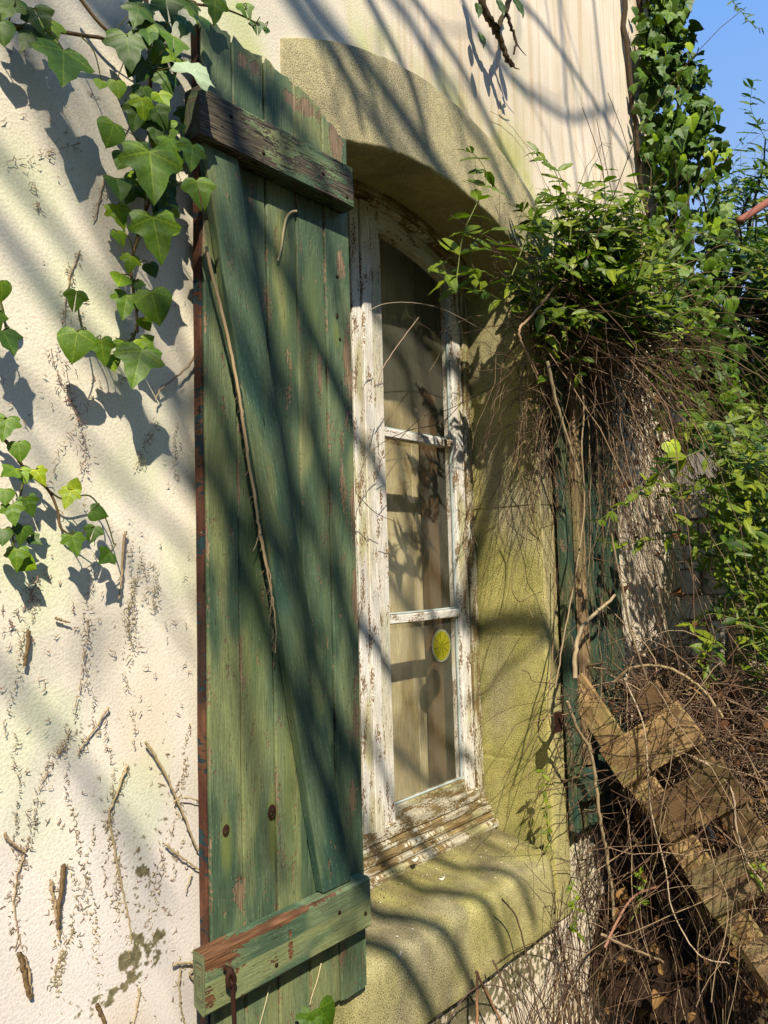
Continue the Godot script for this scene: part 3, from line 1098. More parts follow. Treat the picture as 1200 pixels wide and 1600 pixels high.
func build_window() -> void:
	var win := thing("casement_window", "arched white casement window with flaking paint behind the open shutter", "window")
	var b := Buf.new()
	bar_y(b, 2.092, 2.128, 0.80, 2.47, -0.30, -0.235, Vector2(0.1, 0.3), 0.004, 0.001)
	obj("frame_jamb", b, M.rotten_paint, win)
	b = Buf.new()
	bar_y(b, 1.202, 1.24, 0.80, 2.47, -0.30, -0.235, Vector2(0.4, 0.1), 0.004, 0.001)
	obj("frame_jamb", b, M.rotten_paint, win)
	b = Buf.new()
	arc_rail(b, 1.202, 2.128, 0.0, 0.05, -0.30, -0.215, Vector2(0.2, 0.2))
	arc_rail(b, 1.202, 2.128, 0.014, 0.045, -0.2149, -0.203, Vector2(0.5, 0.7))
	obj("frame_head", b, M.rotten_paint, win)
	# moulded bottom frame: four steps, each a little lower and further out
	b = Buf.new()
	bar_x(b, 1.20, 2.129, 0.772, 0.798, -0.30, -0.226, Vector2(0.0, 0.1), 0.006, 0.0012)
	bar_x(b, 1.20, 2.129, 0.752, 0.7745, -0.30, -0.212, Vector2(0.3, 0.5), 0.007, 0.0012)
	bar_x(b, 1.20, 2.129, 0.735, 0.7525, -0.30, -0.204, Vector2(0.6, 0.2), 0.005, 0.0012)
	bar_x(b, 1.20, 2.129, 0.705, 0.7355, -0.30, -0.188, Vector2(0.8, 0.6), 0.009, 0.0012)
	obj("moulded_bottom_frame", b, M.rotten_paint, win)
	for side in 2:
		build_sash(win, side)
	# cream boarding just inside
	b = Buf.new()
	bar_y(b, 1.10, 2.018, 0.74, 2.64, -0.428, -0.410, Vector2(0.1, 0.0), 0.002)
	obj("inner_board", b, M.cream_board, win)
	b = Buf.new()
	bar_y(b, 2.021, 2.27, 0.74, 2.64, -0.431, -0.4125, Vector2(0.6, 0.3), 0.002)
	obj("inner_board", b, M.cream_board, win)
	b = Buf.new()
	bar_y(b, 2.05, 2.128, 0.74, 2.62, -0.40, -0.37, Vector2(0.3, 0.3), 0.002)
	obj("inner_post", b, mat(Color(0.36, 0.28, 0.19), 0.8), win)


func build_sash(win: Node3D, side: int) -> void:
	# side 0 the right leaf, 1 the left one
	var mx := func(x: float) -> float: return x if side == 0 else 3.24 - x
	var bars := func(called: String, x0: float, x1: float, y0: float, y1: float, z0: float, z1: float, m: Material, uvo: Vector2, upright: bool):
		var q := Buf.new()
		var a: float = minf(mx.call(x0), mx.call(x1))
		var e: float = maxf(mx.call(x0), mx.call(x1))
		if upright:
			bar_y(q, a, e, y0, y1, z0, z1, uvo, 0.003, 0.0008)
		else:
			bar_x(q, a, e, y0, y1, z0, z1, uvo, 0.003, 0.0008)
		return obj(called, q, m, win)
	bars.call("stile", 1.622, 1.690, 0.806, 2.603, -0.285, -0.243, M.white_paint, Vector2(0.05 + side * 0.4, 0.1), true)
	bars.call("stile", 2.036, 2.088, 0.806, 2.50, -0.285, -0.243, M.worn_paint, Vector2(0.55, 0.35), true)
	if side == 0:
		# meeting bead over the joint, then the left leaf's stile shows beside it
		bars.call("meeting_bead", 1.590, 1.630, 0.815, 2.604, -0.2428, -0.228, M.white_paint, Vector2(0.3, 0.6), true)
		bars.call("meeting_bead", 1.552, 1.588, 0.815, 2.604, -0.2428, -0.234, M.worn_paint, Vector2(0.8, 0.2), true)
	bars.call("bottom_rail", 1.6901, 2.0359, 0.806, 0.872, -0.284, -0.246, M.rotten_paint, Vector2(0.2, 0.4 + side * 0.3), false)
	bars.call("bottom_bead", 1.56, 2.085, 0.800, 0.836, -0.2459, -0.229, M.rotten_paint, Vector2(0.7, 0.1 + side * 0.3), false)
	bars.call("muntin", 1.6901, 2.0359, 1.382, 1.408, -0.277, -0.246, M.worn_paint, Vector2(0.35, 0.8), false)
	bars.call("muntin", 1.6901, 2.0359, 1.928, 1.954, -0.277, -0.246, M.worn_paint, Vector2(0.85, 0.5), false)
	var b := Buf.new()
	arc_rail(b, minf(mx.call(1.60), mx.call(2.09)), maxf(mx.call(1.60), mx.call(2.09)), -0.055, -0.002, -0.284, -0.245, Vector2(0.1, 0.9))
	obj("top_rail", b, M.white_paint, win)
	var ys := [[0.872, 1.382], [1.408, 1.928], [1.954, 2.54]]
	for k in 3:
		b = Buf.new()
		b.quad(Vector3(mx.call(1.688), ys[k][0] - 0.003, -0.262), Vector3(mx.call(2.038), ys[k][0] - 0.003, -0.262 - 0.0015 * (k - 1)), Vector3(mx.call(2.038), ys[k][1] + 0.003, -0.262), Vector3(mx.call(1.688), ys[k][1] + 0.003, -0.262 + 0.001 * k))
		var pane := obj("pane", b, M.glass, win)
		# a bead of grey putty round each pane
		var q := Buf.new()
		var xa: float = minf(mx.call(1.6902), mx.call(2.0358))
		var xb: float = maxf(mx.call(1.6902), mx.call(2.0358))
		bar_y(q, xa, xa + 0.007, ys[k][0], ys[k][1], -0.2615, -0.254, Vector2.ZERO, 0.002, 0.0006)
		bar_y(q, xb - 0.007, xb, ys[k][0], ys[k][1], -0.2615, -0.254, Vector2.ZERO, 0.002, 0.0006)
		bar_x(q, xa + 0.0071, xb - 0.0071, ys[k][0], ys[k][0] + 0.006, -0.2615, -0.255, Vector2.ZERO, 0.002, 0.0006)
		obj("putty", q, M.putty, pane)


# ---------------------------------------------------------------- shutters

func jagged(sec: PackedVector2Array, top: Callable, base: float, how: float) -> PackedFloat32Array:
	var out := PackedFloat32Array()
	for q in sec:
		out.append(top.call(q.x) - base + rng.randf_range(-how, how))
	return out


# a plank section with extra points along its face so that its ragged ends show
func plank_section(x0: float, x1: float, z0: float, z1: float, ch: float, n := 7) -> PackedVector2Array:
	var s := PackedVector2Array()
	s.append(Vector2(x0, z0))
	s.append(Vector2(x1, z0))
	s.append(Vector2(x1, z1 - ch))
	for k in n:
		s.append(Vector2(lerpf(x1 - ch, x0 + ch, float(k) / (n - 1)), z1))
	s.append(Vector2(x0, z1 - ch))
	return s


func build_left_shutter() -> void:
	var t := thing("window_shutter", "weathered green board shutter standing open against the cream wall, ivy at its top", "shutter", "shutters of the arched window")
	var xs := [0.842, 0.916, 0.996, 1.077, 1.160, 1.240]
	var top := func(x: float) -> float: return 2.596 - 0.085 * pow(maxf(0.0, x - 0.9) / 0.34, 2.3)
	var bottoms := [0.668, 0.672, 0.668, 0.675, 0.671]
	for k in 5:
		var z: float = 0.05 + [0.0, -0.0012, 0.0006, -0.0006, 0.0012][k]
		var sec := plank_section(xs[k] + 0.0012, xs[k + 1] - 0.0012, 0.023, z, 0.003)
		var b := Buf.new()
		b.bar(sec, Vector3.ZERO, Vector3.RIGHT, Vector3.BACK, Vector3.UP, bottoms[k], 2.59, 40, Vector2(1.0 / 0.42, 1.0 / 1.96), Vector2(-0.83 / 0.42 - 0.035 / 0.42, -0.66 / 1.96), jagged(sec, func(_x): return 0.0, 0.0, 0.002), jagged(sec, top, 2.59, 0.009), 0.0007, k * 2.1)
		obj("plank", b, M.shutter_paint, t)
	var e := Buf.new()
	bar_y(e, 0.8375, 0.8428, 0.70, 2.585, 0.0225, 0.0445, Vector2(0, 0), 0.001, 0.0008)
	var eo := obj("raw_edge", e, M.edge_wood, t)
	eo.set_meta("label", "bare red-brown outer edge of the shutter")
	# battens, grain along their length
	var b1 := Buf.new()
	var s1 := chamfered(2.336, 2.431, 0.0515, 0.092, 0.004)
	b1.bar(s1, Vector3.ZERO, Vector3.UP, Vector3.BACK, Vector3.RIGHT, 0.806, 1.212, 30, Vector2(1.0 / 0.128, 1.0 / 0.42), Vector2(-2.32 / 0.128 - 0.4, -0.80 / 0.42), jagged(s1, func(_x): return 0.0, 0.0, 0.004), jagged(s1, func(_x): return 0.0, 0.0, 0.003), 0.0012, 4.0)
	var bo := obj("batten", b1, M.top_batten_paint, t)
	bo.set_meta("label", "upper cross batten, half bare and cracked")
	var b2 := Buf.new()
	var s2 := chamfered(0.810, 0.910, 0.0515, 0.090, 0.005)
	b2.bar(s2, Vector3.ZERO, Vector3.UP, Vector3.BACK, Vector3.RIGHT, 0.803, 1.210, 30, Vector2(1.0 / 0.128, 1.0 / 0.42), Vector2(-0.796 / 0.128 - 0.49, -0.80 / 0.42), jagged(s2, func(_x): return 0.0, 0.0, 0.004), jagged(s2, func(_x): return 0.0, 0.0, 0.003), 0.0012, 1.0)
	bo = obj("batten", b2, M.bottom_batten_paint, t)
	bo.set_meta("label", "lower cross batten, orange bare wood along its top edge")
	# diagonal brace between them
	var d := (Vector3(1.132, 0.913, 0) - Vector3(0.866, 2.334, 0)).normalized()
	var side := Vector3(-d.y, d.x, 0)
	var b3 := Buf.new()
	var s3 := chamfered(-0.040, 0.040, 0.0516, 0.076, 0.003)
	var k3 := d.x / -d.y
	var j0 := PackedFloat32Array()
	var j1 := PackedFloat32Array()
	for q in s3:
		j0.append(q.x * side.y / -d.y)
		j1.append(q.x * side.y / -d.y)
	b3.bar(s3, Vector3(0.866, 2.334, 0), side, Vector3.BACK, d, 0.0, 1.4457, 40, Vector2(1.0 / 0.128, 1.0 / 1.6), Vector2(0.5, 0.0), j0, j1, 0.0008, k3)
	obj("brace", b3, M.brace_paint, t)
	# nail heads on the battens and the boards
	for q in [[0.878, 2.40, 0.0925], [0.955, 2.36, 0.0925], [1.118, 2.38, 0.0925], [1.19, 2.355, 0.0925], [0.955, 0.835, 0.0905], [1.12, 0.87, 0.0905], [1.195, 0.842, 0.0905], [1.196, 2.19, 0.0515], [1.20, 2.05, 0.0515]]:
		var nb := Buf.new()
		nb.tube(PackedVector3Array([Vector3(q[0], q[1], q[2] - 0.004), Vector3(q[0], q[1], q[2] + 0.0012)]), 0.0042, 0.0036, 8)
		obj("nail", nb, M.iron, t)
	# two loose knots in the boards
	for q in [[0.877, 1.085, 0.010], [0.985, 1.090, 0.013], [1.193, 2.10, 0.010]]:
		var kb := Buf.new()
		for ring in 4:
			var r: float = q[2] * (1.0 - ring * 0.24)
			var zz := 0.0502 + ring * 0.0007
			for s in 14:
				var w0 := TAU * s / 14.0
				var w1 := TAU * (s + 1) / 14.0
				var r2 := r * 0.76 if ring < 3 else 0.0
				var p0 := Vector3(q[0] + cos(w0) * r * 0.8, q[1] + sin(w0) * r * 1.15, zz)
				var p1 := Vector3(q[0] + cos(w1) * r * 0.8, q[1] + sin(w1) * r * 1.15, zz)
				var p2 := Vector3(q[0] + cos(w1) * r2 * 0.8, q[1] + sin(w1) * r2 * 1.15, zz + 0.0007)
				var p3 := Vector3(q[0] + cos(w0) * r2 * 0.8, q[1] + sin(w0) * r2 * 1.15, zz + 0.0007)
				kb.quad(p0, p1, p2, p3)
		obj("knot", kb, M.knot, t)
	# iron staple and the long hook that hangs from it
	var hk := thing("shutter_hook", "rusty iron hook hanging from the staple at the shutter's lower left corner", "hook")
	var ring := Buf.new()
	var rp := PackedVector3Array()
	for s in 11:
		var w := TAU * s / 10.0
		rp.append(Vector3(0.836, 0.867, 0.106) + Vector3(cos(w) * 0.007, sin(w) * 0.013, sin(w * 0.5) * 0.006))
	ring.tube(rp, 0.0042, 0.0042, 8)
	obj("staple", ring, M.iron, hk)
	var rod := Buf.new()
	rod.tube(smooth_line([Vector3(0.835, 0.88, 0.098), Vector3(0.835, 0.879, 0.112), Vector3(0.843, 0.863, 0.112), Vector3(0.843, 0.846, 0.108), Vector3(0.846, 0.787, 0.107), Vector3(0.85, 0.682, 0.106)]), 0.0048, 0.0042, 8)
	obj("rod", rod, M.iron, hk)


func build_right_shutter() -> void:
	var t := thing("window_shutter", "green board shutter on the far side of the window, half buried in dry vines", "shutter", "shutters of the arched window")
	var xs := [2.195, 2.275, 2.355, 2.435, 2.515, 2.595]
	for k in 5:
		var sec := plank_section(xs[k] + 0.0015, xs[k + 1] - 0.0015, 0.026, 0.054 + 0.001 * (k % 2), 0.003)
		var b := Buf.new()
		b.bar(sec, Vector3.ZERO, Vector3.RIGHT, Vector3.BACK, Vector3.UP, 0.725, 2.52, 20, Vector2(4.0, 1.0), Vector2(k * 0.31, k * 0.17), jagged(sec, func(_x): return 0.0, 0.0, 0.004), jagged(sec, func(x): return 0.06 * smooth01(x, 2.2, 2.6), 0.0, 0.008), 0.001, k)
		obj("plank", b, M.old_paint, t)
	var b1 := Buf.new()
	bar_x(b1, 2.20, 2.59, 2.34, 2.43, 0.0555, 0.09, Vector2(0.2, 0.1), 0.004)
	obj("batten", b1, M.old_paint, t)
	b1 = Buf.new()
	bar_x(b1, 2.20, 2.59, 0.82, 0.91, 0.0555, 0.09, Vector2(0.6, 0.4), 0.004)
	obj("batten", b1, M.old_paint, t)
	# grey bare upright batten at its hinge edge and the bleached trim beside it
	b1 = Buf.new()
	bar_y(b1, 2.24, 2.285, 0.92, 2.33, 0.0562, 0.078, Vector2(0.1, 0.1), 0.003, 0.001)
	obj("upright_batten", b1, M.trellis_wood, t)
	var h := thing("shutter_holdback", "rusty iron holdback fixed at the edge of the right reveal", "holdback")
	var hb := Buf.new()
	hb.tube(PackedVector3Array([Vector3(2.2, 1.049, 0), Vector3(2.035, 1.087, 0.09)]), 0.006, 0.006, 8)
	obj("pin", hb, M.iron, h)
	hb = Buf.new()
	hb.box(Vector3(2.044, 1.085, 0.085) + Vector3(-0.013, -0.028, -0.006), Vector3(2.044, 1.085, 0.085) + Vector3(0.013, 0.028, 0.006))
	obj("catch", hb, M.iron, h)


# ---------------------------------------------------------------- ivy on the near wall

var ivy_meshes := []   # [material][shape]


func ivy_shapes() -> void:
	for m in 5:
		var row := []
		for s in 7:
			row.append(leaf_mesh([0, 0, 1, 2, 1, 0, 2][s], [0.16, 0.05, 0.22, 0.12, 0.30, -0.06, 0.25][s], [0.10, 0.32, 0.22, 0.15, -0.12, 0.5, 0.4][s], [0.35, 0.5, 0.2, 0.45, 0.3, 0.7, 0.2][s], M.ivy[m], [0.0, 0.18, -0.15, 0.1, 0.25, -0.2, 0.0][s]))
		ivy_meshes.append(row)


# c: place of the blade's middle, size across, angle of the tip from straight down (degrees, + to the right), tint, shape
func ivy_leaf(v: Node3D, c: Vector3, size: float, angle: float, tint: int, shape: int, stalk_to := Vector3.ZERO) -> void:
	var nor := Vector3(-0.32, 0.30, 1.0).normalized() + rvec(0.30)
	var a := deg_to_rad(angle)
	var dir := Vector3(sin(a), -cos(a), 0.0)
	var xf := leaf_at(c, nor, dir, size)
	xf.origin += xf.basis.y * 0.36
	put("leaf", ivy_meshes[tint][shape], v, xf)
	if stalk_to != Vector3.ZERO:
		var b := Buf.new()
		var q := xf.origin
		b.tube(smooth_line([stalk_to, stalk_to.lerp(q, 0.5) + Vector3(0, 0.006, 0.012), q], 4), 0.0013, 0.0009, 4)
		obj("stalk", b, M.stem_green, v)


func near_point(line: PackedVector3Array, q: Vector3) -> Vector3:
	var best := line[0]
	for p in line:
		if p.distance_squared_to(q) < best.distance_squared_to(q):
			best = p
	return best


func ivy_vine(label: String, stems: Array, leaves: Array) -> void:
	var v := thing("ivy_vine", label, "ivy", "ivy on the near wall")
	var all := PackedVector3Array()
	for s in stems:
		var b := Buf.new()
		var line := smooth_line(s[0], 6)
		all.append_array(line)
		b.tube(line, s[1], s[2], 6, Color.WHITE, 4.0)
		obj("stem", b, M.pale_bark if s[1] > 0.0026 else M.stem_green, v)
	for q in leaves:
		var near := near_point(all, q[0])
		ivy_leaf(v, q[0], q[1], q[2], q[3], q[4], near if near.distance_to(q[0]) < 0.16 else Vector3.ZERO)


func build_ivy() -> void:
	ivy_shapes()
	# leaf size: 0.001 m per pixel of the picture is close at this distance
	ivy_vine("leafy ivy hanging over the shutter's top left corner", [
		[[Vector3(0.74, 2.639, 0.02), Vector3(0.746, 2.557, 0.02), Vector3(0.752, 2.462, 0.02), Vector3(0.747, 2.375, 0.02), Vector3(0.757, 2.307, 0.02), Vector3(0.751, 2.233, 0.02), Vector3(0.724, 2.141, 0.02), Vector3(0.711, 2.08, 0.02), Vector3(0.72, 2.013, 0.02), Vector3(0.723, 1.969, 0.02)], 0.0045, 0.0022],
		[[Vector3(0.471, 2.399, 0.035), Vector3(0.519, 2.41, 0.035), Vector3(0.566, 2.431, 0.035), Vector3(0.615, 2.449, 0.035), Vector3(0.655, 2.463, 0.035), Vector3(0.691, 2.455, 0.035), Vector3(0.736, 2.441, 0.035)], 0.0035, 0.0028],
		[[Vector3(0.606, 2.52, 0.03), Vector3(0.64, 2.494, 0.03), Vector3(0.67, 2.481, 0.03)], 0.003, 0.003],
		[[Vector3(0.74, 2.599, 0.05), Vector3(0.822, 2.615, 0.05), Vector3(0.889, 2.643, 0.05), Vector3(0.952, 2.657, 0.05), Vector3(0.994, 2.66, 0.05)], 0.003, 0.0012],
		[[Vector3(0.843, 2.558, 0.02), Vector3(0.845, 2.482, 0.02), Vector3(0.841, 2.417, 0.02)], 0.003, 0.002],
	], [
		[Vector3(0.556, 2.348, 0.085), 0.098, -6, 0, 0], [Vector3(0.518, 2.391, 0.05), 0.062, -25, 2, 1], [Vector3(0.53, 2.418, 0.06), 0.055, 30, 2, 2], [Vector3(0.555, 2.421, 0.05), 0.05, 10, 1, 1], [Vector3(0.477, 2.376, 0.05), 0.045, 10, 2, 3],
		[Vector3(0.487, 2.419, 0.05), 0.05, -30, 0, 0], [Vector3(0.683, 2.449, 0.06), 0.085, 8, 2, 0], [Vector3(0.748, 2.472, 0.1), 0.058, -8, 0, 2], [Vector3(0.716, 2.494, 0.07), 0.072, 0, 2, 0], [Vector3(0.756, 2.556, 0.07), 0.06, 10, 2, 2],
		[Vector3(0.695, 2.515, 0.07), 0.06, -15, 2, 1], [Vector3(0.808, 2.587, 0.07), 0.055, 20, 0, 1], [Vector3(0.852, 2.605, 0.08), 0.06, 0, 0, 0], [Vector3(0.943, 2.663, 0.06), 0.042, 20, 0, 2], [Vector3(0.98, 2.653, 0.05), 0.036, 4, 2, 2], [Vector3(1.004, 2.66, 0.05), 0.022, -10, 2, 3],
		[Vector3(0.772, 2.426, 0.135), 0.085, 150, 4, 1], [Vector3(0.637, 2.369, 0.05), 0.026, -15, 1, 3], [Vector3(0.666, 2.373, 0.055), 0.036, 10, 1, 3], [Vector3(0.72, 2.383, 0.055), 0.05, 15, 2, 1], [Vector3(0.7, 2.337, 0.055), 0.055, -10, 2, 0],
		[Vector3(0.651, 2.285, 0.06), 0.056, -14, 0, 3], [Vector3(0.736, 2.324, 0.06), 0.052, 10, 2, 0], [Vector3(0.755, 2.417, 0.07), 0.055, 10, 2, 1], [Vector3(0.702, 2.223, 0.1), 0.112, 4, 0, 0], [Vector3(0.751, 2.283, 0.1), 0.062, 20, 0, 1], [Vector3(0.776, 2.277, 0.11), 0.06, -5, 2, 0],
		[Vector3(0.78, 2.207, 0.125), 0.064, 14, 0, 2], [Vector3(0.755, 2.201, 0.055), 0.06, -10, 2, 0], [Vector3(0.673, 2.154, 0.05), 0.05, 20, 1, 1], [Vector3(0.717, 2.12, 0.09), 0.095, 12, 0, 0], [Vector3(0.672, 2.114, 0.05), 0.034, 20, 1, 2], [Vector3(0.692, 2.077, 0.05), 0.04, -10, 1, 1],
		[Vector3(0.733, 2.077, 0.05), 0.032, 25, 2, 3], [Vector3(0.671, 2.042, 0.055), 0.042, -20, 1, 3], [Vector3(0.679, 1.999, 0.055), 0.055, -12, 0, 0], [Vector3(0.716, 2.001, 0.085), 0.07, 16, 0, 3], [Vector3(0.694, 2.202, 0.05), 0.05, -30, 2, 1], [Vector3(0.738, 2.35, 0.07), 0.05, 30, 2, 2], [Vector3(0.716, 2.431, 0.05), 0.055, -20, 2, 0],
		[Vector3(0.755, 2.273, 0.06), 0.055, 10, 2, 1], [Vector3(0.676, 2.252, 0.05), 0.04, -20, 0, 3], [Vector3(0.711, 2.046, 0.04), 0.034, 5, 2, 1], [Vector3(0.727, 1.982, 0.04), 0.03, 30, 1, 3], [Vector3(0.779, 2.527, 0.09), 0.05, -20, 2, 1], [Vector3(0.818, 2.554, 0.09), 0.045, 15, 2, 2],
	])
	var full: Node3D = get_node("ivy_vine")
	var spine := smooth_line([Vector3(0.698, 2.57, 0.035), Vector3(0.739, 2.521, 0.035), Vector3(0.743, 2.427, 0.035), Vector3(0.737, 2.341, 0.035), Vector3(0.747, 2.274, 0.035), Vector3(0.737, 2.199, 0.035), Vector3(0.706, 2.12, 0.035)], 6)
	for k in 30:
		var c := spine[rng.randi() % spine.size()] + Vector3(rng.randfn(0, 0.03), rng.randfn(0, 0.02), rng.randf_range(0.0, 0.035))
		ivy_leaf(full, c, rng.randf_range(0.035, 0.07), rng.randf_range(-40, 40), [2, 2, 0, 1][rng.randi() % 4], rng.randi() % 7)
	ivy_vine("small ivy spray below the hanging cluster, its lowest leaf over a torn shadow", [
		[[Vector3(0.726, 1.988, 0.015), Vector3(0.714, 1.956, 0.015), Vector3(0.677, 1.938, 0.015), Vector3(0.637, 1.94, 0.015), Vector3(0.62, 1.969, 0.015), Vector3(0.617, 2.001, 0.015)], 0.0026, 0.0014],
		[[Vector3(0.711, 1.966, 0.02), Vector3(0.723, 1.94, 0.02), Vector3(0.727, 1.924, 0.02)], 0.0024, 0.0018],
	], [
		[Vector3(0.594, 1.988, 0.05), 0.04, -8, 0, 2], [Vector3(0.583, 1.909, 0.07), 0.062, -10, 0, 3], [Vector3(0.635, 1.911, 0.06), 0.05, 12, 0, 0], [Vector3(0.683, 1.892, 0.085), 0.085, -14, 0, 0], [Vector3(0.672, 1.922, 0.06), 0.05, -20, 1, 1], [Vector3(0.721, 1.939, 0.05), 0.045, 40, 1, 2], [Vector3(0.657, 1.899, 0.05), 0.035, 10, 1, 3],
	])
	ivy_vine("few ivy leaves at the photograph's left edge, halfway up the wall", [
		[[Vector3(0.462, 2.01, 0.02), Vector3(0.49, 1.968, 0.02), Vector3(0.5, 1.92, 0.02)], 0.0026, 0.0016],
	], [[Vector3(0.48, 1.975, 0.05), 0.036, 5, 0, 3], [Vector3(0.485, 1.897, 0.06), 0.055, 10, 2, 0], [Vector3(0.47, 1.927, 0.05), 0.05, 10, 0, 1]])
	ivy_vine("sparse ivy runner with yellow leaves low on the left wall", [
		[[Vector3(0.464, 1.778, 0.02), Vector3(0.501, 1.753, 0.02), Vector3(0.53, 1.712, 0.02), Vector3(0.565, 1.684, 0.02), Vector3(0.581, 1.65, 0.02), Vector3(0.586, 1.624, 0.02), Vector3(0.612, 1.609, 0.02)], 0.003, 0.0016],
		[[Vector3(0.565, 1.684, 0.02), Vector3(0.591, 1.67, 0.02), Vector3(0.634, 1.678, 0.02), Vector3(0.662, 1.642, 0.02), Vector3(0.677, 1.599, 0.02)], 0.0018, 0.0010],
		[[Vector3(0.53, 1.712, 0.02), Vector3(0.521, 1.667, 0.02), Vector3(0.511, 1.618, 0.02), Vector3(0.516, 1.57, 0.02)], 0.002, 0.0012],
	], [
		[Vector3(0.486, 1.769, 0.05), 0.045, -10, 0, 0], [Vector3(0.507, 1.737, 0.05), 0.036, 8, 0, 3], [Vector3(0.492, 1.701, 0.05), 0.036, -50, 0, 4], [Vector3(0.512, 1.701, 0.05), 0.03, 20, 1, 2], [Vector3(0.538, 1.701, 0.05), 0.034, 30, 3, 1], [Vector3(0.595, 1.692, 0.05), 0.026, 160, 3, 3], [Vector3(0.583, 1.67, 0.05), 0.038, -20, 3, 0],
		[Vector3(0.633, 1.648, 0.05), 0.034, 70, 2, 3], [Vector3(0.623, 1.615, 0.05), 0.034, -20, 2, 2], [Vector3(0.593, 1.598, 0.05), 0.042, 10, 0, 0], [Vector3(0.646, 1.576, 0.045), 0.040, -50, 2, 4], [Vector3(0.496, 1.642, 0.055), 0.038, 10, 0, 0], [Vector3(0.512, 1.612, 0.05), 0.036, -10, 2, 1], [Vector3(0.504, 1.577, 0.05), 0.04, 0, 0, 1], [Vector3(0.521, 1.569, 0.045), 0.034, 60, 1, 3], [Vector3(0.484, 1.609, 0.05), 0.03, 0, 2, 3], [Vector3(0.522, 1.655, 0.05), 0.036, 20, 2, 0], [Vector3(0.487, 1.668, 0.05), 0.03, 0, 0, 3], [Vector3(0.536, 1.603, 0.04), 0.026, 40, 2, 4],
	])


# ---------------------------------------------------------------- ivy on the far end of the wall

func build_far_ivy() -> void:
	var v := thing("ivy_curtain", "thick curtain of ivy covering the far end of the wall against the sky", "ivy")
	var r := RandomNumberGenerator.new()
	r.seed = 55
	var runs := [[Vector3(2.984, 3.918, 0.02), Vector3(3.003, 3.539, 0.02), Vector3(3.056, 3.176, 0.02), Vector3(3.145, 2.82, 0.02), Vector3(3.282, 2.521, 0.02)], [Vector3(3.162, 4.021, 0.02), Vector3(3.181, 3.625, 0.02), Vector3(3.237, 3.246, 0.02), Vector3(3.302, 2.924, 0.02), Vector3(3.377, 2.656, 0.02)], [Vector3(3.328, 4.112, 0.03), Vector3(3.338, 3.636, 0.03), Vector3(3.388, 3.183, 0.03), Vector3(3.479, 2.738, 0.03), Vector3(3.603, 2.467, 0.03)], [Vector3(3.539, 4.235, 0.03), Vector3(3.526, 3.694, 0.03), Vector3(3.574, 3.25, 0.03), Vector3(3.614, 2.803, 0.03), Vector3(3.692, 2.484, 0.03)]]
	for k in runs.size():
		var b := Buf.new()
		b.tube(shake(smooth_line(runs[k], 6), 0.006), 0.012, 0.007, 6, Color.WHITE, 3.0)
		obj("stem", b, M.bark, v)
	var mm := []
	var clump := FastNoiseLite.new()
	clump.seed = 8
	clump.frequency = 4.0
	for k in 3000:
		# denser towards the wall's end, hanging further out there
		var y := r.randf_range(2.0, 4.5)
		var left := 2.93 + 0.03 * (4.4 - y) + 0.05 * sin(y * 5.0)
		var t := pow(r.randf(), 0.75)
		var x := lerpf(left, 3.38, t)
		var out := 0.03 + r.randf() * lerpf(0.04, 0.13, smooth01(t, 0.05, 0.75)) * (1.0 + 0.9 * smooth01(4.1 - y, 0.0, 0.9))
		if t < 0.25 and r.randf() < 0.75 - t:
			continue
		if clump.get_noise_3d(x, y * 0.6, out) < -0.12:
			continue
		var pos := Vector3(x, y, out)
		var nor := Vector3(-0.45, 0.15, 0.6) + Vector3(r.randf_range(-0.9, 0.9), r.randf_range(-0.5, 0.5), r.randf_range(-0.8, 0.6))
		var dir := Vector3(r.randf_range(-0.5, 0.5), -1, r.randf_range(-0.3, 0.4))
		var size := r.randf_range(0.035, 0.085) * (0.75 if t < 0.25 else 1.0)
		var tint := 2 if r.randf() < 0.74 else (1 if r.randf() < 0.25 else 0)
		if r.randf() < 0.006:
			tint = 3
		mm.append([out + r.randf() * 0.08 - (0.3 if t < 0.15 else 0.0), leaf_at(pos, nor, dir, size), tint, r.randi() % 7])
	mm.sort_custom(func(a, b): return a[0] > b[0])
	scatter_ivy(v, mm, 290)


# the first `single` leaves as parts of their own, the rest joined
func scatter_ivy(v: Node3D, mm: Array, single: int) -> void:
	var rest := {}
	for k in mm.size():
		if k < single:
			put("leaf", ivy_meshes[mm[k][2]][mm[k][3]], v, mm[k][1])
		else:
			var key: int = mm[k][2] * 10 + mm[k][3] % 4
			if not rest.has(key):
				rest[key] = []
			rest[key].append(mm[k][1])
	for key in rest:
		var m := MultiMesh.new()
		m.transform_format = MultiMesh.TRANSFORM_3D
		m.mesh = ivy_meshes[key / 10][key % 10]
		m.instance_count = rest[key].size()
		for k in rest[key].size():
			m.set_instance_transform(k, rest[key][k])
		var o := MultiMeshInstance3D.new()
		o.name = "leaves"
		o.multimesh = m
		o.set_meta("kind", "stuff")
		v.add_child(o, true)


# ---------------------------------------------------------------- dead ivy on the wall

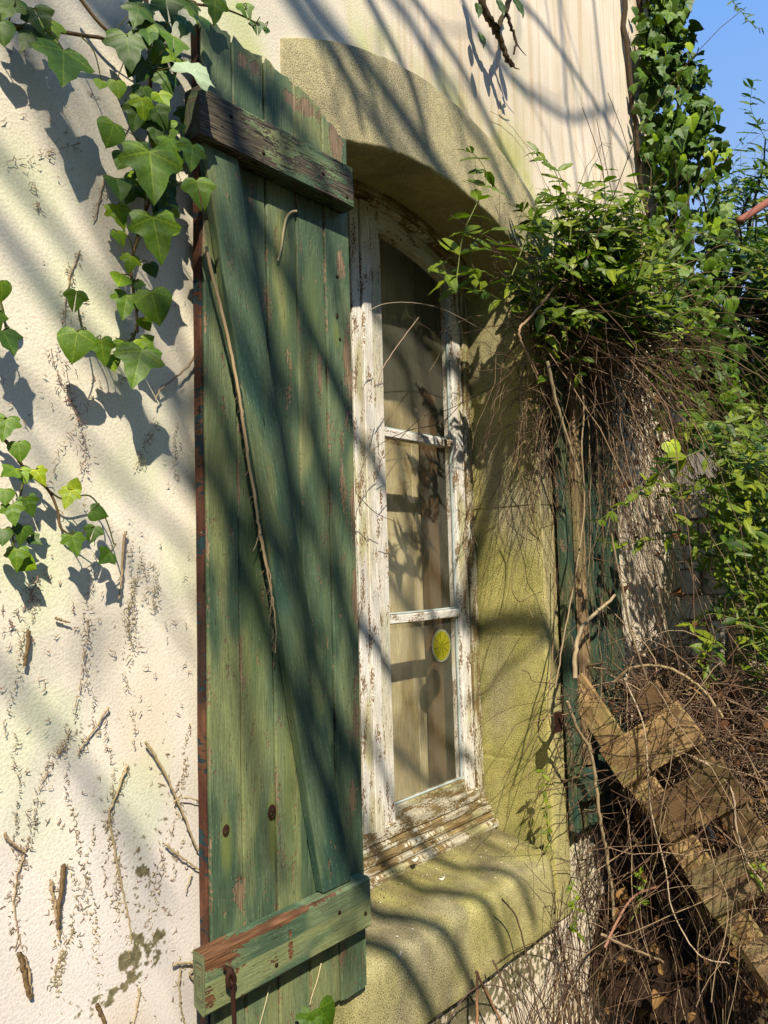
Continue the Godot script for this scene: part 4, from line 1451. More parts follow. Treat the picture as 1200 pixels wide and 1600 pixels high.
func build_dead_traces() -> void:
	var C1 := Color(0.38, 0.275, 0.16)
	var C2 := Color(0.41, 0.335, 0.175)
	var C3 := Color(0.32, 0.20, 0.155)
	# label, polyline on the wall, stem radius (0: only rootlets), rootlets per metre, colour
	var rows := [
		["dead ivy stem curving down to the grey patch of lichen", [Vector3(0.71, 1.229, 0.005), Vector3(0.693, 1.194, 0.005), Vector3(0.676, 1.154, 0.005), Vector3(0.681, 1.127, 0.005), Vector3(0.693, 1.06, 0.005), Vector3(0.709, 0.985, 0.005), Vector3(0.716, 0.94, 0.005)], 0.0022, 260, C2],
		["pair of dry stems slanting down into the shutter's edge at hook height", [Vector3(0.74, 1.261, 0.012), Vector3(0.759, 1.234, 0.012), Vector3(0.782, 1.193, 0.012), Vector3(0.812, 1.128, 0.012), Vector3(0.834, 1.074, 0.012), Vector3(0.847, 1.05, 0.012)], 0.0026, 90, C2],
		["forked dry tendril beside the shutter, under the slanting pair", [Vector3(0.779, 1.082, 0.01), Vector3(0.806, 1.053, 0.01), Vector3(0.832, 1.03, 0.01), Vector3(0.851, 1.013, 0.01)], 0.0022, 60, C2],
		["thin dry side twig ending in a hook beside the shutter", [Vector3(0.795, 1.15, 0.012), Vector3(0.821, 1.151, 0.012), Vector3(0.851, 1.133, 0.012)], 0.0015, 60, C2],
		["short dry twig poking down between the forked tendril and the shutter", [Vector3(0.832, 1.015, 0.01), Vector3(0.824, 1.001, 0.01), Vector3(0.818, 0.987, 0.01)], 0.0014, 10, C2],
		["thick bark stub low on the wall with a smaller stub at its left", [Vector3(0.597, 1.102, 0.008), Vector3(0.595, 1.069, 0.008), Vector3(0.59, 1.037, 0.008), Vector3(0.589, 1.011, 0.008)], 0.0042, 160, C1],
		["thin dark stub left of the thick bark stub", [Vector3(0.579, 1.082, 0.007), Vector3(0.583, 1.054, 0.007), Vector3(0.588, 1.019, 0.007), Vector3(0.592, 0.989, 0.007)], 0.0028, 160, C1],
		["bark stub lowest on the left wall", [Vector3(0.531, 0.995, 0.008), Vector3(0.537, 0.968, 0.008), Vector3(0.543, 0.938, 0.008), Vector3(0.547, 0.923, 0.008)], 0.0042, 60, C1],
		["second strip of bark touching the lowest stub", [Vector3(0.538, 0.985, 0.008), Vector3(0.545, 0.956, 0.008), Vector3(0.549, 0.926, 0.008)], 0.0030, 30, C1],
		["short stick crossing the hairy trace at the far left", [Vector3(0.507, 1.173, 0.008), Vector3(0.52, 1.155, 0.008), Vector3(0.539, 1.136, 0.008)], 0.0028, 20, C1],
		["hairy trace of dead rootlets below the short stick", [Vector3(0.54, 1.133, 0.004), Vector3(0.528, 1.102, 0.004), Vector3(0.524, 1.068, 0.004), Vector3(0.529, 1.03, 0.004), Vector3(0.535, 0.998, 0.004)], 0.0015, 420, C1],
		["hairy trace climbing from the short stick", [Vector3(0.54, 1.137, 0.004), Vector3(0.552, 1.176, 0.004), Vector3(0.561, 1.226, 0.004), Vector3(0.584, 1.265, 0.004), Vector3(0.598, 1.277, 0.004)], 0.0009, 420, C1],
		["rootlet trace beside the long vertical line, lower left wall", [Vector3(0.597, 1.277, 0.004), Vector3(0.608, 1.305, 0.004), Vector3(0.626, 1.373, 0.004), Vector3(0.637, 1.433, 0.004), Vector3(0.643, 1.485, 0.004)], 0.0012, 240, C1],
		["rootlet trace with peeling bark below the yellow leaves", [Vector3(0.676, 1.33, 0.004), Vector3(0.643, 1.289, 0.004), Vector3(0.623, 1.267, 0.004)], 0.0018, 200, C1],
		["dry stick hanging under the ivy runner's last leaf", [Vector3(0.705, 1.622, 0.008), Vector3(0.7, 1.58, 0.008), Vector3(0.698, 1.54, 0.008), Vector3(0.693, 1.508, 0.008)], 0.0028, 30, C1],
		["dark dry stick by the left edge, below the ivy runner", [Vector3(0.542, 1.467, 0.007), Vector3(0.54, 1.438, 0.007), Vector3(0.535, 1.414, 0.007)], 0.0034, 30, C3],
		["short slanting stick on the middle of the left wall", [Vector3(0.584, 1.483, 0.007), Vector3(0.596, 1.478, 0.007), Vector3(0.608, 1.473, 0.007)], 0.0024, 10, C1],
		["tuft of brown rootlets left of the shutter at its middle", [Vector3(0.772, 1.816, 0.004), Vector3(0.751, 1.782, 0.004), Vector3(0.735, 1.74, 0.004)], 0.0006, 520, C2],
		["long reddish rootlet line under the left ivy leaves", [Vector3(0.577, 1.914, 0.004), Vector3(0.59, 1.869, 0.004), Vector3(0.607, 1.838, 0.004), Vector3(0.623, 1.811, 0.004), Vector3(0.634, 1.764, 0.004), Vector3(0.629, 1.716, 0.004)], 0.0009, 330, C3],
		["second reddish rootlet line beside the first", [Vector3(0.595, 1.918, 0.004), Vector3(0.605, 1.872, 0.004), Vector3(0.618, 1.821, 0.004)], 0.0008, 220, C3],
		["brown rootlet streak in the middle of the left wall", [Vector3(0.739, 1.567, 0.004), Vector3(0.718, 1.512, 0.004), Vector3(0.712, 1.475, 0.004), Vector3(0.718, 1.431, 0.004)], 0.0008, 560, C2],
		["fine rootlet streak right of the brown one", [Vector3(0.762, 1.567, 0.004), Vector3(0.763, 1.522, 0.004), Vector3(0.759, 1.488, 0.004)], 0.0005, 380, C2],
		["rootlet cluster under the runner's shadow", [Vector3(0.558, 1.55, 0.004), Vector3(0.546, 1.52, 0.004), Vector3(0.529, 1.492, 0.004), Vector3(0.512, 1.469, 0.004)], 0.0012, 420, C3],
		["faint rootlet line high on the left wall", [Vector3(0.55, 2.182, 0.003), Vector3(0.553, 2.156, 0.003), Vector3(0.556, 2.131, 0.003)], 0.0007, 200, C1],
		["broken stem trace right of the faint one", [Vector3(0.67, 2.232, 0.004), Vector3(0.661, 2.195, 0.004), Vector3(0.651, 2.152, 0.004)], 0.0016, 120, C1],
		["rootlet trace leading down to the left leaf spray", [Vector3(0.626, 2.091, 0.004), Vector3(0.611, 2.051, 0.004), Vector3(0.603, 2.011, 0.004), Vector3(0.598, 1.961, 0.004)], 0.0014, 280, C1],
		["thin level rootlet line near the top of the left wall", [Vector3(0.49, 2.193, 0.003), Vector3(0.535, 2.217, 0.003), Vector3(0.576, 2.246, 0.003), Vector3(0.63, 2.283, 0.003)], 0.0007, 180, C1],
		["pale stem curling from the shutter to the spray's shadow", [Vector3(0.849, 1.958, 0.014), Vector3(0.828, 1.926, 0.014), Vector3(0.791, 1.894, 0.014), Vector3(0.771, 1.875, 0.014), Vector3(0.762, 1.856, 0.014)], 0.0024, 20, C1],
		["dry tangle of twigs behind the shutter's bottom corner", [Vector3(0.79, 0.876, 0.012), Vector3(0.816, 0.869, 0.012), Vector3(0.845, 0.854, 0.012), Vector3(0.823, 0.85, 0.012), Vector3(0.837, 0.828, 0.012)], 0.0024, 120, C2],
		["thin curved twig below the bottom tangle", [Vector3(0.808, 0.864, 0.01), Vector3(0.804, 0.83, 0.01), Vector3(0.808, 0.791, 0.01), Vector3(0.819, 0.76, 0.01)], 0.0018, 60, C2],
		["yellowish dry twig beside the lichen patch", [Vector3(0.754, 0.989, 0.006), Vector3(0.757, 0.958, 0.006), Vector3(0.754, 0.928, 0.006)], 0.0009, 120, C2],
		["yellowish dry twig under the lichen patch", [Vector3(0.729, 0.86, 0.006), Vector3(0.725, 0.832, 0.006), Vector3(0.717, 0.804, 0.006)], 0.0018, 80, C2],
		["short bark stub at the picture's bottom under the lichen", [Vector3(0.653, 0.868, 0.008), Vector3(0.662, 0.845, 0.008), Vector3(0.669, 0.822, 0.008)], 0.0036, 60, C1],
		["rootlets and grit below the thick bark stub", [Vector3(0.593, 1.002, 0.004), Vector3(0.598, 0.966, 0.004), Vector3(0.588, 0.942, 0.004), Vector3(0.584, 0.92, 0.004)], 0.0008, 620, C2],
		["scattered rootlets above the lichen", [Vector3(0.767, 1.05, 0.003), Vector3(0.759, 0.999, 0.003), Vector3(0.754, 0.959, 0.003)], 0.0005, 320, C2],
	]
	for q in rows:
		var t := thing("dried_vine", q[0], "dead vine", "dead ivy on the near wall")
		var line := shake(smooth_line(q[1], 8), 0.0008)
		if q[2] > 0.0:
			var b := Buf.new()
			if q[2] > 0.003:
				# a stub of bark: rough, with a split face
				b.tube(line, q[2], q[2] * 0.8, 7, Color.WHITE, 6.0)
				obj("stem", b, M.pale_bark, t)
			elif q[2] > 0.0013:
				b.tube(line, q[2], q[2] * 0.55, 5, q[4].lerp(Color(0.45, 0.34, 0.2), 0.35))
				obj("stem", b, M.stem, t)
			else:
				# only broken pieces are left of it
				for k in range(0, line.size() - 3, 3):
					if rng.randf() < 0.7:
						b.tube(line.slice(k, k + 3), q[2] * rng.randf_range(0.7, 1.3), q[2] * 0.6, 4, q[4] * rng.randf_range(0.8, 1.15))
				obj("stem_fragments", b, M.stem, t).set_meta("kind", "stuff")
		var rb := Buf.new()
		var length := 0.0
		for k in line.size() - 1:
			length += line[k].distance_to(line[k + 1])
		for k in int(length * q[3]):
			var f := rng.randf() * (line.size() - 1)
			var at := line[int(f)].lerp(line[mini(int(f) + 1, line.size() - 1)], f - int(f))
			at += Vector3(rng.randfn(0, 0.005), rng.randfn(0, 0.006), 0)
			at.z = 0.003
			var d := Vector3(rng.randf_range(-1, 1), rng.randf_range(-1, 1), 0).normalized()
			var s := rng.randf_range(0.003, 0.010)
			var e := Vector3(-d.y, d.x, 0) * rng.randf_range(-0.5, 0.5) * s
			rb.tube(PackedVector3Array([at, at + d * s * 0.5 + e + Vector3(0, 0, 0.002), at + d * s + Vector3(0, 0, rng.randf_range(-0.002, 0.004))]), rng.randf_range(0.0005, 0.0011), 0.0004, 3, q[4] * rng.randf_range(0.6, 1.2))
		if rb.p.size():
			obj("rootlets", rb, M.stem, t).set_meta("kind", "stuff")
	# loose rootlets all over the left wall
	var lb := Buf.new()
	for k in 650:
		var at := Vector3(rng.randf_range(0.28, 0.84), rng.randf_range(0.7, 2.5), 0.003)
		if rng.randf() < smooth01(at.y, 1.0, 2.3) * 0.85:
			continue
		var col := C1.lerp(C3, rng.randf()) * rng.randf_range(0.8, 1.3)
		for j in rng.randi_range(1, 4):
			var d := Vector3(rng.randf_range(-1, 1), rng.randf_range(-1, 1), 0).normalized()
			var s := rng.randf_range(0.002, 0.010)
			lb.tube(PackedVector3Array([at, at + d * s * 0.5 + rvec(0.001) + Vector3(0, 0, 0.001), at + d * s]), rng.randf_range(0.0005, 0.0010), 0.0004, 3, col)
	for k in 34:
		# faint hairy lines where stems once climbed
		var at := Vector3(rng.randf_range(0.30, 0.82), rng.randf_range(0.75, 1.75), 0.003)
		var lean := rng.randf_range(-0.25, 0.35)
		var col := C1.lerp(C2, rng.randf()) * rng.randf_range(0.8, 1.2)
		for j in rng.randi_range(12, 70):
			at += Vector3(lean * 0.004 + rng.randfn(0, 0.0025), rng.randf_range(0.001, 0.008), 0)
			if at.x > 0.835:
				break
			var d := Vector3(rng.randf_range(-1, 1), rng.randf_range(-1, 1), 0).normalized()
			var s := rng.randf_range(0.003, 0.009)
			lb.tube(PackedVector3Array([at, at + d * s * 0.5 + rvec(0.0015) + Vector3(0, 0, 0.0015), at + d * s]), rng.randf_range(0.0005, 0.0011), 0.0004, 3, col * rng.randf_range(0.7, 1.2))
	var lo := obj("loose_rootlets", lb, M.stem)
	tag(lo, "tiny dead ivy rootlets sprinkled over the left wall", "rootlets", "", "stuff")


# ---------------------------------------------------------------- the leafy bush over the right shutter

var long_meshes := []


func long_shapes() -> void:
	for m in 4:
		var row := []
		for s in 3:
			row.append(leaf_mesh(3, [0.35, 0.15, 0.5][s], [0.14, 0.30, -0.05][s], 0.2, M.long[m], [0.0, 0.3, -0.3][s]))
		long_meshes.append(row)
	long_meshes.append([])
	for s in 3:
		long_meshes[4].append(leaf_mesh(3, [0.35, 0.15, 0.5][s], [0.14, 0.30, -0.05][s], 0.2, M.long_leaf, 0.0))


# a sprig: a thin stem with leaves in pairs; returns the leaves as [transform, material]
func sprig(b: Buf, line: PackedVector3Array, gap: float, size: float, young: float, r: RandomNumberGenerator) -> Array:
	var out := []
	var acc := 0.0
	var turn := r.randf() * TAU
	b.tube(line, 0.0018, 0.0008, 4, Color(0.16, 0.19, 0.05))
	for k in range(1, line.size()):
		acc += line[k].distance_to(line[k - 1])
		if acc < gap and k < line.size() - 1:
			continue
		acc = 0.0
		turn += PI / 2.0 + r.randf_range(-0.4, 0.4)
		var d := (line[k] - line[k - 1]).normalized()
		var a := d.cross(Vector3.UP if absf(d.y) < 0.9 else Vector3.RIGHT).normalized()
		var side := a.rotated(d, turn)
		var f := float(k) / line.size()
		for s in [1.0, -1.0]:
			var dir: Vector3 = (side * s + d * 0.55 + Vector3(0, -0.1, 0)).normalized()
			var nor := (Vector3(-0.35, 0.75, 0.45) + Vector3(r.randf_range(-0.5, 0.5), r.randf_range(-0.4, 0.4), r.randf_range(-0.5, 0.5)))
			if absf(nor.normalized().dot(dir)) > 0.93:
				nor += d
			var sz := size * r.randf_range(0.7, 1.2) * (1.0 - 0.35 * f)
			var tint := (3 if r.randf() < 0.35 else 1) if r.randf() < young + f * 0.25 else (0 if r.randf() < 0.65 else 2)
			out.append([leaf_at(line[k], nor, dir, sz), tint])
	return out


func scatter_long(v: Node3D, leaves: Array, single: int) -> void:
	var rest := {}
	for k in leaves.size():
		if k < single:
			put("leaf", long_meshes[leaves[k][1]][k % 3], v, leaves[k][0])
		else:
			var key: int = leaves[k][1] * 10 + k % 3
			if not rest.has(key):
				rest[key] = []
			rest[key].append(leaves[k][0])
	for key in rest:
		var m := MultiMesh.new()
		m.transform_format = MultiMesh.TRANSFORM_3D
		m.mesh = long_meshes[key / 10][key % 10]
		m.instance_count = rest[key].size()
		for k in rest[key].size():
			m.set_instance_transform(k, rest[key][k])
		var o := MultiMeshInstance3D.new()
		o.name = "leaves"
		o.multimesh = m
		o.set_meta("kind", "stuff")
		v.add_child(o, true)


func grow(from: Vector3, dir: Vector3, length: float, steps: int, gravity: float, wild: float, r: RandomNumberGenerator) -> PackedVector3Array:
	var out := PackedVector3Array([from])
	var d := dir.normalized()
	var swirl := Vector3(r.randf_range(-1, 1), r.randf_range(-1, 1), r.randf_range(-1, 1))
	for k in steps:
		d = (d + Vector3(0, -gravity / steps, 0) + swirl * wild / steps + Vector3(r.randf_range(-1, 1), r.randf_range(-1, 1), r.randf_range(-1, 1)) * wild * 0.25).normalized()
		if out[-1].z < 0.02 and d.z < 0.0:
			d.z = absf(d.z) * 0.3
		out.append(out[-1] + d * length / steps)
	return out


func build_bush() -> void:
	long_shapes()
	var r := RandomNumberGenerator.new()
	r.seed = 91
	var v := thing("climbing_shrub", "bright green long-leaved climber spilling over the far shutter's top and the arch", "shrub")
	var b := Buf.new()
	var leaves := []
	# the young shoots that stand up in front of the arch
	var shoots := [
		[Vector3(1.493, 2.206, 0.16), Vector3(1.508, 2.273, 0.16), Vector3(1.535, 2.362, 0.16), Vector3(1.59, 2.446, 0.16), Vector3(1.639, 2.519, 0.16), Vector3(1.648, 2.563, 0.16), Vector3(1.616, 2.585, 0.16), Vector3(1.588, 2.587, 0.16)],
		[Vector3(1.758, 2.318, 0.16), Vector3(1.814, 2.402, 0.16), Vector3(1.881, 2.509, 0.16), Vector3(2, 2.601, 0.16), Vector3(2.06, 2.657, 0.16), Vector3(2.033, 2.707, 0.16), Vector3(1.973, 2.726, 0.16), Vector3(1.92, 2.725, 0.16)],
		[Vector3(2.022, 2.475, 0.2), Vector3(2.042, 2.559, 0.2), Vector3(2.028, 2.622, 0.2), Vector3(1.999, 2.65, 0.2), Vector3(1.97, 2.672, 0.2)],
		[Vector3(2.039, 2.436, 0.22), Vector3(2.135, 2.564, 0.22), Vector3(2.202, 2.651, 0.22), Vector3(2.244, 2.703, 0.22)], [Vector3(2.187, 2.445, 0.2), Vector3(2.317, 2.587, 0.2), Vector3(2.426, 2.676, 0.2), Vector3(2.511, 2.739, 0.2)], [Vector3(1.938, 2.394, 0.2), Vector3(1.869, 2.443, 0.2), Vector3(1.858, 2.479, 0.2), Vector3(1.833, 2.516, 0.2)], [Vector3(1.973, 2.366, 0.2), Vector3(2.085, 2.495, 0.2), Vector3(2.136, 2.591, 0.2), Vector3(2.121, 2.645, 0.2)], [Vector3(2.188, 2.44, 0.22), Vector3(2.289, 2.52, 0.22), Vector3(2.423, 2.61, 0.22)],
		[Vector3(1.661, 2.254, 0.14), Vector3(1.618, 2.285, 0.14), Vector3(1.592, 2.324, 0.14), Vector3(1.615, 2.377, 0.14)], [Vector3(1.585, 2.21, 0.14), Vector3(1.504, 2.238, 0.14), Vector3(1.467, 2.272, 0.14)],
	]
	for q in shoots:
		leaves.append_array(sprig(b, smooth_line(q, 3), 0.034, 0.075, 0.75, r))
	for k in 42:
		var sf := Vector3(r.randf_range(2.08, 2.62), r.randf_range(2.40, 2.52), r.randf_range(0.06, 0.22))
		leaves.append_array(sprig(b, grow(sf, Vector3(r.randf_range(-0.6, 0.4), 1.0, r.randf_range(-0.1, 0.5)), r.randf_range(0.14, 0.32), 8, 0.3, 0.7, r), 0.032, 0.074, 0.85, r))
	for k in 20:
		var sf := Vector3(r.randf_range(1.92, 2.16), r.randf_range(2.22, 2.42), r.randf_range(0.04, 0.16))
		leaves.append_array(sprig(b, grow(sf, Vector3(r.randf_range(-1.0, 0.1), r.randf_range(-0.4, 0.7), r.randf_range(-0.1, 0.3)), r.randf_range(0.10, 0.24), 8, 0.5, 0.8, r), 0.036, 0.070, 0.5, r))
	# the body of the bush
	for k in 170:
		var bz := r.randf_range(0.06, 0.25)
		var from := Vector3(r.randf_range(2.06, 2.52 * (1.2 - bz)), r.randf_range(2.22, 2.50), bz)
		var dir := Vector3(r.randf_range(-0.6, 0.7), r.randf_range(0.1, 1.1), r.randf_range(-0.2, 0.8))
		leaves.append_array(sprig(b, grow(from, dir, r.randf_range(0.10, 0.28), 8, 0.8, 0.9, r), 0.030, 0.074, 0.5, r))
	obj("stems", b, M.stem, v).set_meta("kind", "stuff")
	scatter_long(v, leaves, 290)
	# the hedge that hangs over everything further right
	v = thing("hedge_shrub", "dense leafy shrub hanging right of the dry vines, between wall and sky", "shrub")
	b = Buf.new()
	leaves = []
	for k in 330:
		var t := r.randf()
		var z := r.randf_range(0.08, 0.50)
		var y := lerpf(2.20 - 0.55 * z, 1.10, t)
		# keep right of a line that leans outward as it falls
		var px := lerpf(0.0, 1.0, pow(r.randf(), 0.8))
		var lo := (2.80 + 0.46 * t) * (1.2 - z)
		var from := Vector3(lerpf(lo, lo + 1.1, px), y, z)
		var dir := Vector3(r.randf_range(-0.5, 0.6), r.randf_range(-0.5, 0.8), r.randf_range(-0.3, 0.7))
		leaves.append_array(sprig(b, grow(from, dir, r.randf_range(0.12, 0.34), 8, 0.9, 0.9, r), 0.032, 0.066, 0.58, r))
	obj("stems", b, M.stem, v).set_meta("kind", "stuff")
	leaves.sort_custom(func(p, q): return p[0].origin.x - p[0].origin.z * 2.0 < q[0].origin.x - q[0].origin.z * 2.0)
	scatter_long(v, leaves, 290)
	var up := thing("hanging_sprig", "thin leafy sprig hanging alone into the blue sky at the top right", "sprig")
	var ub := Buf.new()
	var ul := sprig(ub, smooth_line([Vector3(3.2, 3.935, 0.324), Vector3(3.2, 3.815, 0.367), Vector3(3.2, 3.732, 0.407), Vector3(3.2, 3.689, 0.428), Vector3(3.2, 3.651, 0.45), Vector3(3.2, 3.622, 0.477)], 4), 0.022, 0.036, 0.3, r)
	obj("stem", ub, M.stem, up)
	scatter_long(up, ul, 60)
	# small shoots low down
	var low := [
		["small green shoot in the dark gap under the trellis", [Vector3(2.17, 0.515, 0.22), Vector3(2.242, 0.545, 0.22), Vector3(2.265, 0.582, 0.22), Vector3(2.252, 0.624, 0.22)]],
		["thin creeper with heart-shaped leaves on the right reveal's front edge", [Vector3(2.073, 0.699, 0.03), Vector3(2.055, 0.759, 0.03), Vector3(2.054, 0.829, 0.03), Vector3(2.043, 0.881, 0.03), Vector3(2.04, 0.937, 0.03)]],
		["pale shoot low among the dead stems beside the sill", [Vector3(2.048, 0.479, 0.12), Vector3(2.027, 0.539, 0.12), Vector3(2.038, 0.579, 0.12), Vector3(2.017, 0.638, 0.12)]],
		["shoot with two leaves at the lower right among the dead stems", [Vector3(2.2, 0.677, 0.571), Vector3(2.2, 0.707, 0.56), Vector3(2.2, 0.742, 0.568)]],
	]
	for q in low:
		var t := thing("young_shoot", q[0], "shoot", "young shoots among the dead stems")
		var sb := Buf.new()
		var ls := sprig(sb, smooth_line(q[1], 4), 0.026, 0.034, 0.8, r)
		obj("stem", sb, M.stem, t)
		scatter_long(t, ls, 60)
	var sill_ivy := thing("ivy_vine", "dark ivy tip peeping out below the shutter's bottom edge", "ivy", "ivy on the near wall")
	ivy_leaf(sill_ivy, Vector3(1.065, 0.698, 0.1), 0.07, 30, 2, 3)
	ivy_leaf(sill_ivy, Vector3(1.028, 0.693, 0.09), 0.06, -40, 2, 0)


# ---------------------------------------------------------------- the collapsed trellis

func build_trellis() -> void:
	var t := thing("wooden_trellis", "broken diagonal trellis of weathered boards leaning out from the wall under dry vines", "trellis")
	# its plane stands square to the wall near x = 2.25; d runs down and out along the long boards, p across them
	var d := Vector3(0.06, -0.82, 0.572).normalized()
	var p := Vector3(0.02, 0.572, 0.82).normalized()
	var n := d.cross(p).normalized()
	if n.x > 0:
		n = -n
	var o := Vector3(2.25, 1.135, -0.005) + Vector3(0, 0, 0.012)
	var slat := func(called: String, at: Vector3, A: Vector3, T: Vector3, half: float, length: float, thick: float, uvo: float):
		var b := Buf.new()
		var sec := chamfered(0.0, half * 2.0, 0.0, thick, 0.002)
		b.bar(sec, at, A, n, T, 0.0, length, 10, Vector2(8.0, 2.0), Vector2(uvo, uvo * 1.7), jagged(sec, func(_x): return 0.0, 0.0, 0.004), jagged(sec, func(_x): return 0.0, 0.0, 0.004), 0.0012, uvo * 9.0)
		obj(called, b, M.trellis[int(uvo * 10.0) % 3], t)
	# long boards, behind
	for k in 2:
		slat.call("long_slat", o + p * (0.185 * k) + d * [-0.02, 0.12, 0.34][k], p, d, 0.044, [1.6, 1.0, 0.7][k], 0.016, 0.23 + k * 0.57)  # bright wood tone, painted as if sunlit
	# short boards across, in front
	var starts := [0.195, 0.385, 0.60, 0.82, 1.04]
	var lens := [0.29, 0.27, 0.26, 0.28, 0.30]
	for k in 5:
		slat.call("cross_slat", o + d * (starts[k] - 0.004 * k) + p * (0.002 + 0.022 * (k % 2)) + n * 0.0175, d, p, [0.064, 0.062, 0.064, 0.062, 0.06][k], lens[k], 0.016, 0.51 + k * 0.23)


# ---------------------------------------------------------------- dry stems

func stem_colour(r: RandomNumberGenerator, light := 0.25) -> Color:
	var c := Color(0.06, 0.038, 0.026).lerp(Color(0.18, 0.11, 0.066), r.randf())
	return c.lerp(Color(0.36, 0.26, 0.15), 0.8) if r.randf() < light else c


func build_dry_stems() -> void:
	var r := RandomNumberGenerator.new()
	r.seed = 17
	# the curtain that hangs from the bush over the wall and the far shutter
	var b := Buf.new()
	for k in 270:
		var from := Vector3(r.randf_range(1.98, 2.70), r.randf_range(2.12, 2.42), r.randf_range(0.05, 0.26))
		var dir := Vector3(r.randf_range(0.0, 0.9), r.randf_range(-0.5, 0.5), r.randf_range(-0.25, 0.35))
		b.tube(grow(from, dir, r.randf_range(0.35, 1.30), 14, r.randf_range(1.2, 2.6), 0.8, r), r.randf_range(0.0011, 0.0026), 0.0007, 3, stem_colour(r, 0.24))
	for k in 150:
		# finer side twigs in the middle of the curtain
		var from := Vector3(r.randf_range(2.2, 3.0), r.randf_range(1.3, 2.2), r.randf_range(0.03, 0.16))
		b.tube(grow(from, Vector3(r.randf_range(-0.4, 0.8), r.randf_range(-1.0, 0.4), r.randf_range(-0.3, 0.4)), r.randf_range(0.15, 0.6), 10, 0.9, 1.3, r), r.randf_range(0.0008, 0.0015), 0.0005, 3, stem_colour(r, 0.2))
	for k in 30:
		# straight strands before the far shutter
		var from := Vector3(r.randf_range(2.12, 2.66), r.randf_range(2.15, 2.36), r.randf_range(0.09, 0.22))
		b.tube(grow(from, Vector3(r.randf_range(-0.15, 0.35), -1.0, r.randf_range(-0.12, 0.15)), r.randf_range(0.5, 1.35), 14, 0.8, 0.5, r), r.randf_range(0.0011, 0.0026), 0.0008, 3, stem_colour(r, 0.3))
	# the knot under the bush
	for k in 150:
		var from := Vector3(r.randf_range(1.98, 2.5), r.randf_range(2.12, 2.36), r.randf_range(0.05, 0.24))
		b.tube(grow(from, Vector3(r.randf_range(-0.9, 1.0), r.randf_range(-0.4, 0.4), r.randf_range(-0.4, 0.5)), r.randf_range(0.15, 0.6), 10, 0.5, 1.6, r), r.randf_range(0.0010, 0.0024), 0.0008, 3, stem_colour(r, 0.15))
	tag(obj("dry_vine_curtain", b, M.stem), "tangled curtain of thin dry vines hanging right of the window", "dry vines", "", "stuff")
	# fine bare twigs that reach across the window
	b = Buf.new()
	for k in 50:
		var from := Vector3(r.randf_range(1.98, 2.15), r.randf_range(1.95, 2.40), r.randf_range(0.02, 0.12))
		b.tube(grow(from, Vector3(r.randf_range(-1.0, -0.3), r.randf_range(-0.5, 0.5), r.randf_range(-0.5, 0.25)), r.randf_range(0.12, 0.50), 12, 0.35, 1.1, r), r.randf_range(0.0008, 0.0014), 0.0005, 3, stem_colour(r, 0.4))
	for k in 100:
		# and hang down over the reveal
		var from := Vector3(r.randf_range(2.03, 2.14), r.randf_range(1.9, 2.35), r.randf_range(-0.02, 0.10))
		b.tube(grow(from, Vector3(r.randf_range(-0.6, 0.3), r.randf_range(-0.9, 0.1), r.randf_range(-0.4, 0.2)), r.randf_range(0.15, 0.7), 12, 1.4, 1.0, r), r.randf_range(0.0007, 0.0014), 0.0005, 3, stem_colour(r, 0.4))
	tag(obj("bare_twigs", b, M.stem), "fine bare twigs reaching across the upper panes and the right reveal", "twigs", "", "stuff")
	# the heap over and behind the trellis
	b = Buf.new()
	for k in 1500:
		var z := r.randf_range(0.05, 0.62)
		var top := 1.24 - 0.18 * z
		var from := Vector3(r.randf_range(2.30, 3.5), lerpf(0.35, top, pow(r.randf(), 0.65)), z)
		if from.x < 2.95 and from.y < 1.16 - z * 1.35:
			from.y = minf(1.20 - z * 1.2 + r.randf() * 0.15, top)
		b.tube(grow(from, Vector3(r.randf_range(-1, 1), r.randf_range(-0.9, 0.5), r.randf_range(-1, 1)), r.randf_range(0.2, 0.75), 10, r.randf_range(0.2, 1.3), 1.1, r), r.randf_range(0.0012, 0.0028), 0.0010, 3, stem_colour(r, 0.20))
	for k in 28:
		# strands that fall over the front of the trellis
		var from := Vector3(r.randf_range(2.2, 2.4), r.randf_range(0.95, 1.35), r.randf_range(0.22, 0.60))
		b.tube(grow(from, Vector3(r.randf_range(-0.7, 0.2), r.randf_range(-0.6, 0.5), r.randf_range(-0.5, 0.6)), r.randf_range(0.25, 0.8), 12, 1.6, 0.9, r), r.randf_range(0.0011, 0.0022), 0.0008, 3, stem_colour(r, 0.30))
	for k in 90:
		var from := Vector3(r.randf_range(2.08, 2.3), r.randf_range(0.60, 1.15), r.randf_range(0.60, 0.85))
		b.tube(grow(from, Vector3(r.randf_range(-0.5, 0.8), r.randf_range(-0.8, 0.6), r.randf_range(-0.8, 0.8)), r.randf_range(0.2, 0.6), 10, 0.9, 1.0, r), r.randf_range(0.0010, 0.0022), 0.0008, 3, stem_colour(r, 0.22))
	tag(obj("dead_stem_heap", b, M.stem), "brown heap of dead stems piled on and behind the trellis", "dead stems", "", "stuff")
	var mb := Buf.new()  # mound added as a dark backing, in place of shade under the trellis
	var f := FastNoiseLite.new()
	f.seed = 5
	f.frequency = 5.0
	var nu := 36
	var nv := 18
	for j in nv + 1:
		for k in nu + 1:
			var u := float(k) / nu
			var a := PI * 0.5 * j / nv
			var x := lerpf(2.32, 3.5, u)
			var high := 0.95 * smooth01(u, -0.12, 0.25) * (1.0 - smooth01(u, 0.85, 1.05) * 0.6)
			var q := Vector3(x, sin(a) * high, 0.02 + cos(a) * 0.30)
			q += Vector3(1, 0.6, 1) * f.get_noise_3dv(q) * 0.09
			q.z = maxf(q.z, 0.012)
			mb.v(q, Vector3.BACK, Vector2(u, float(j) / nv))
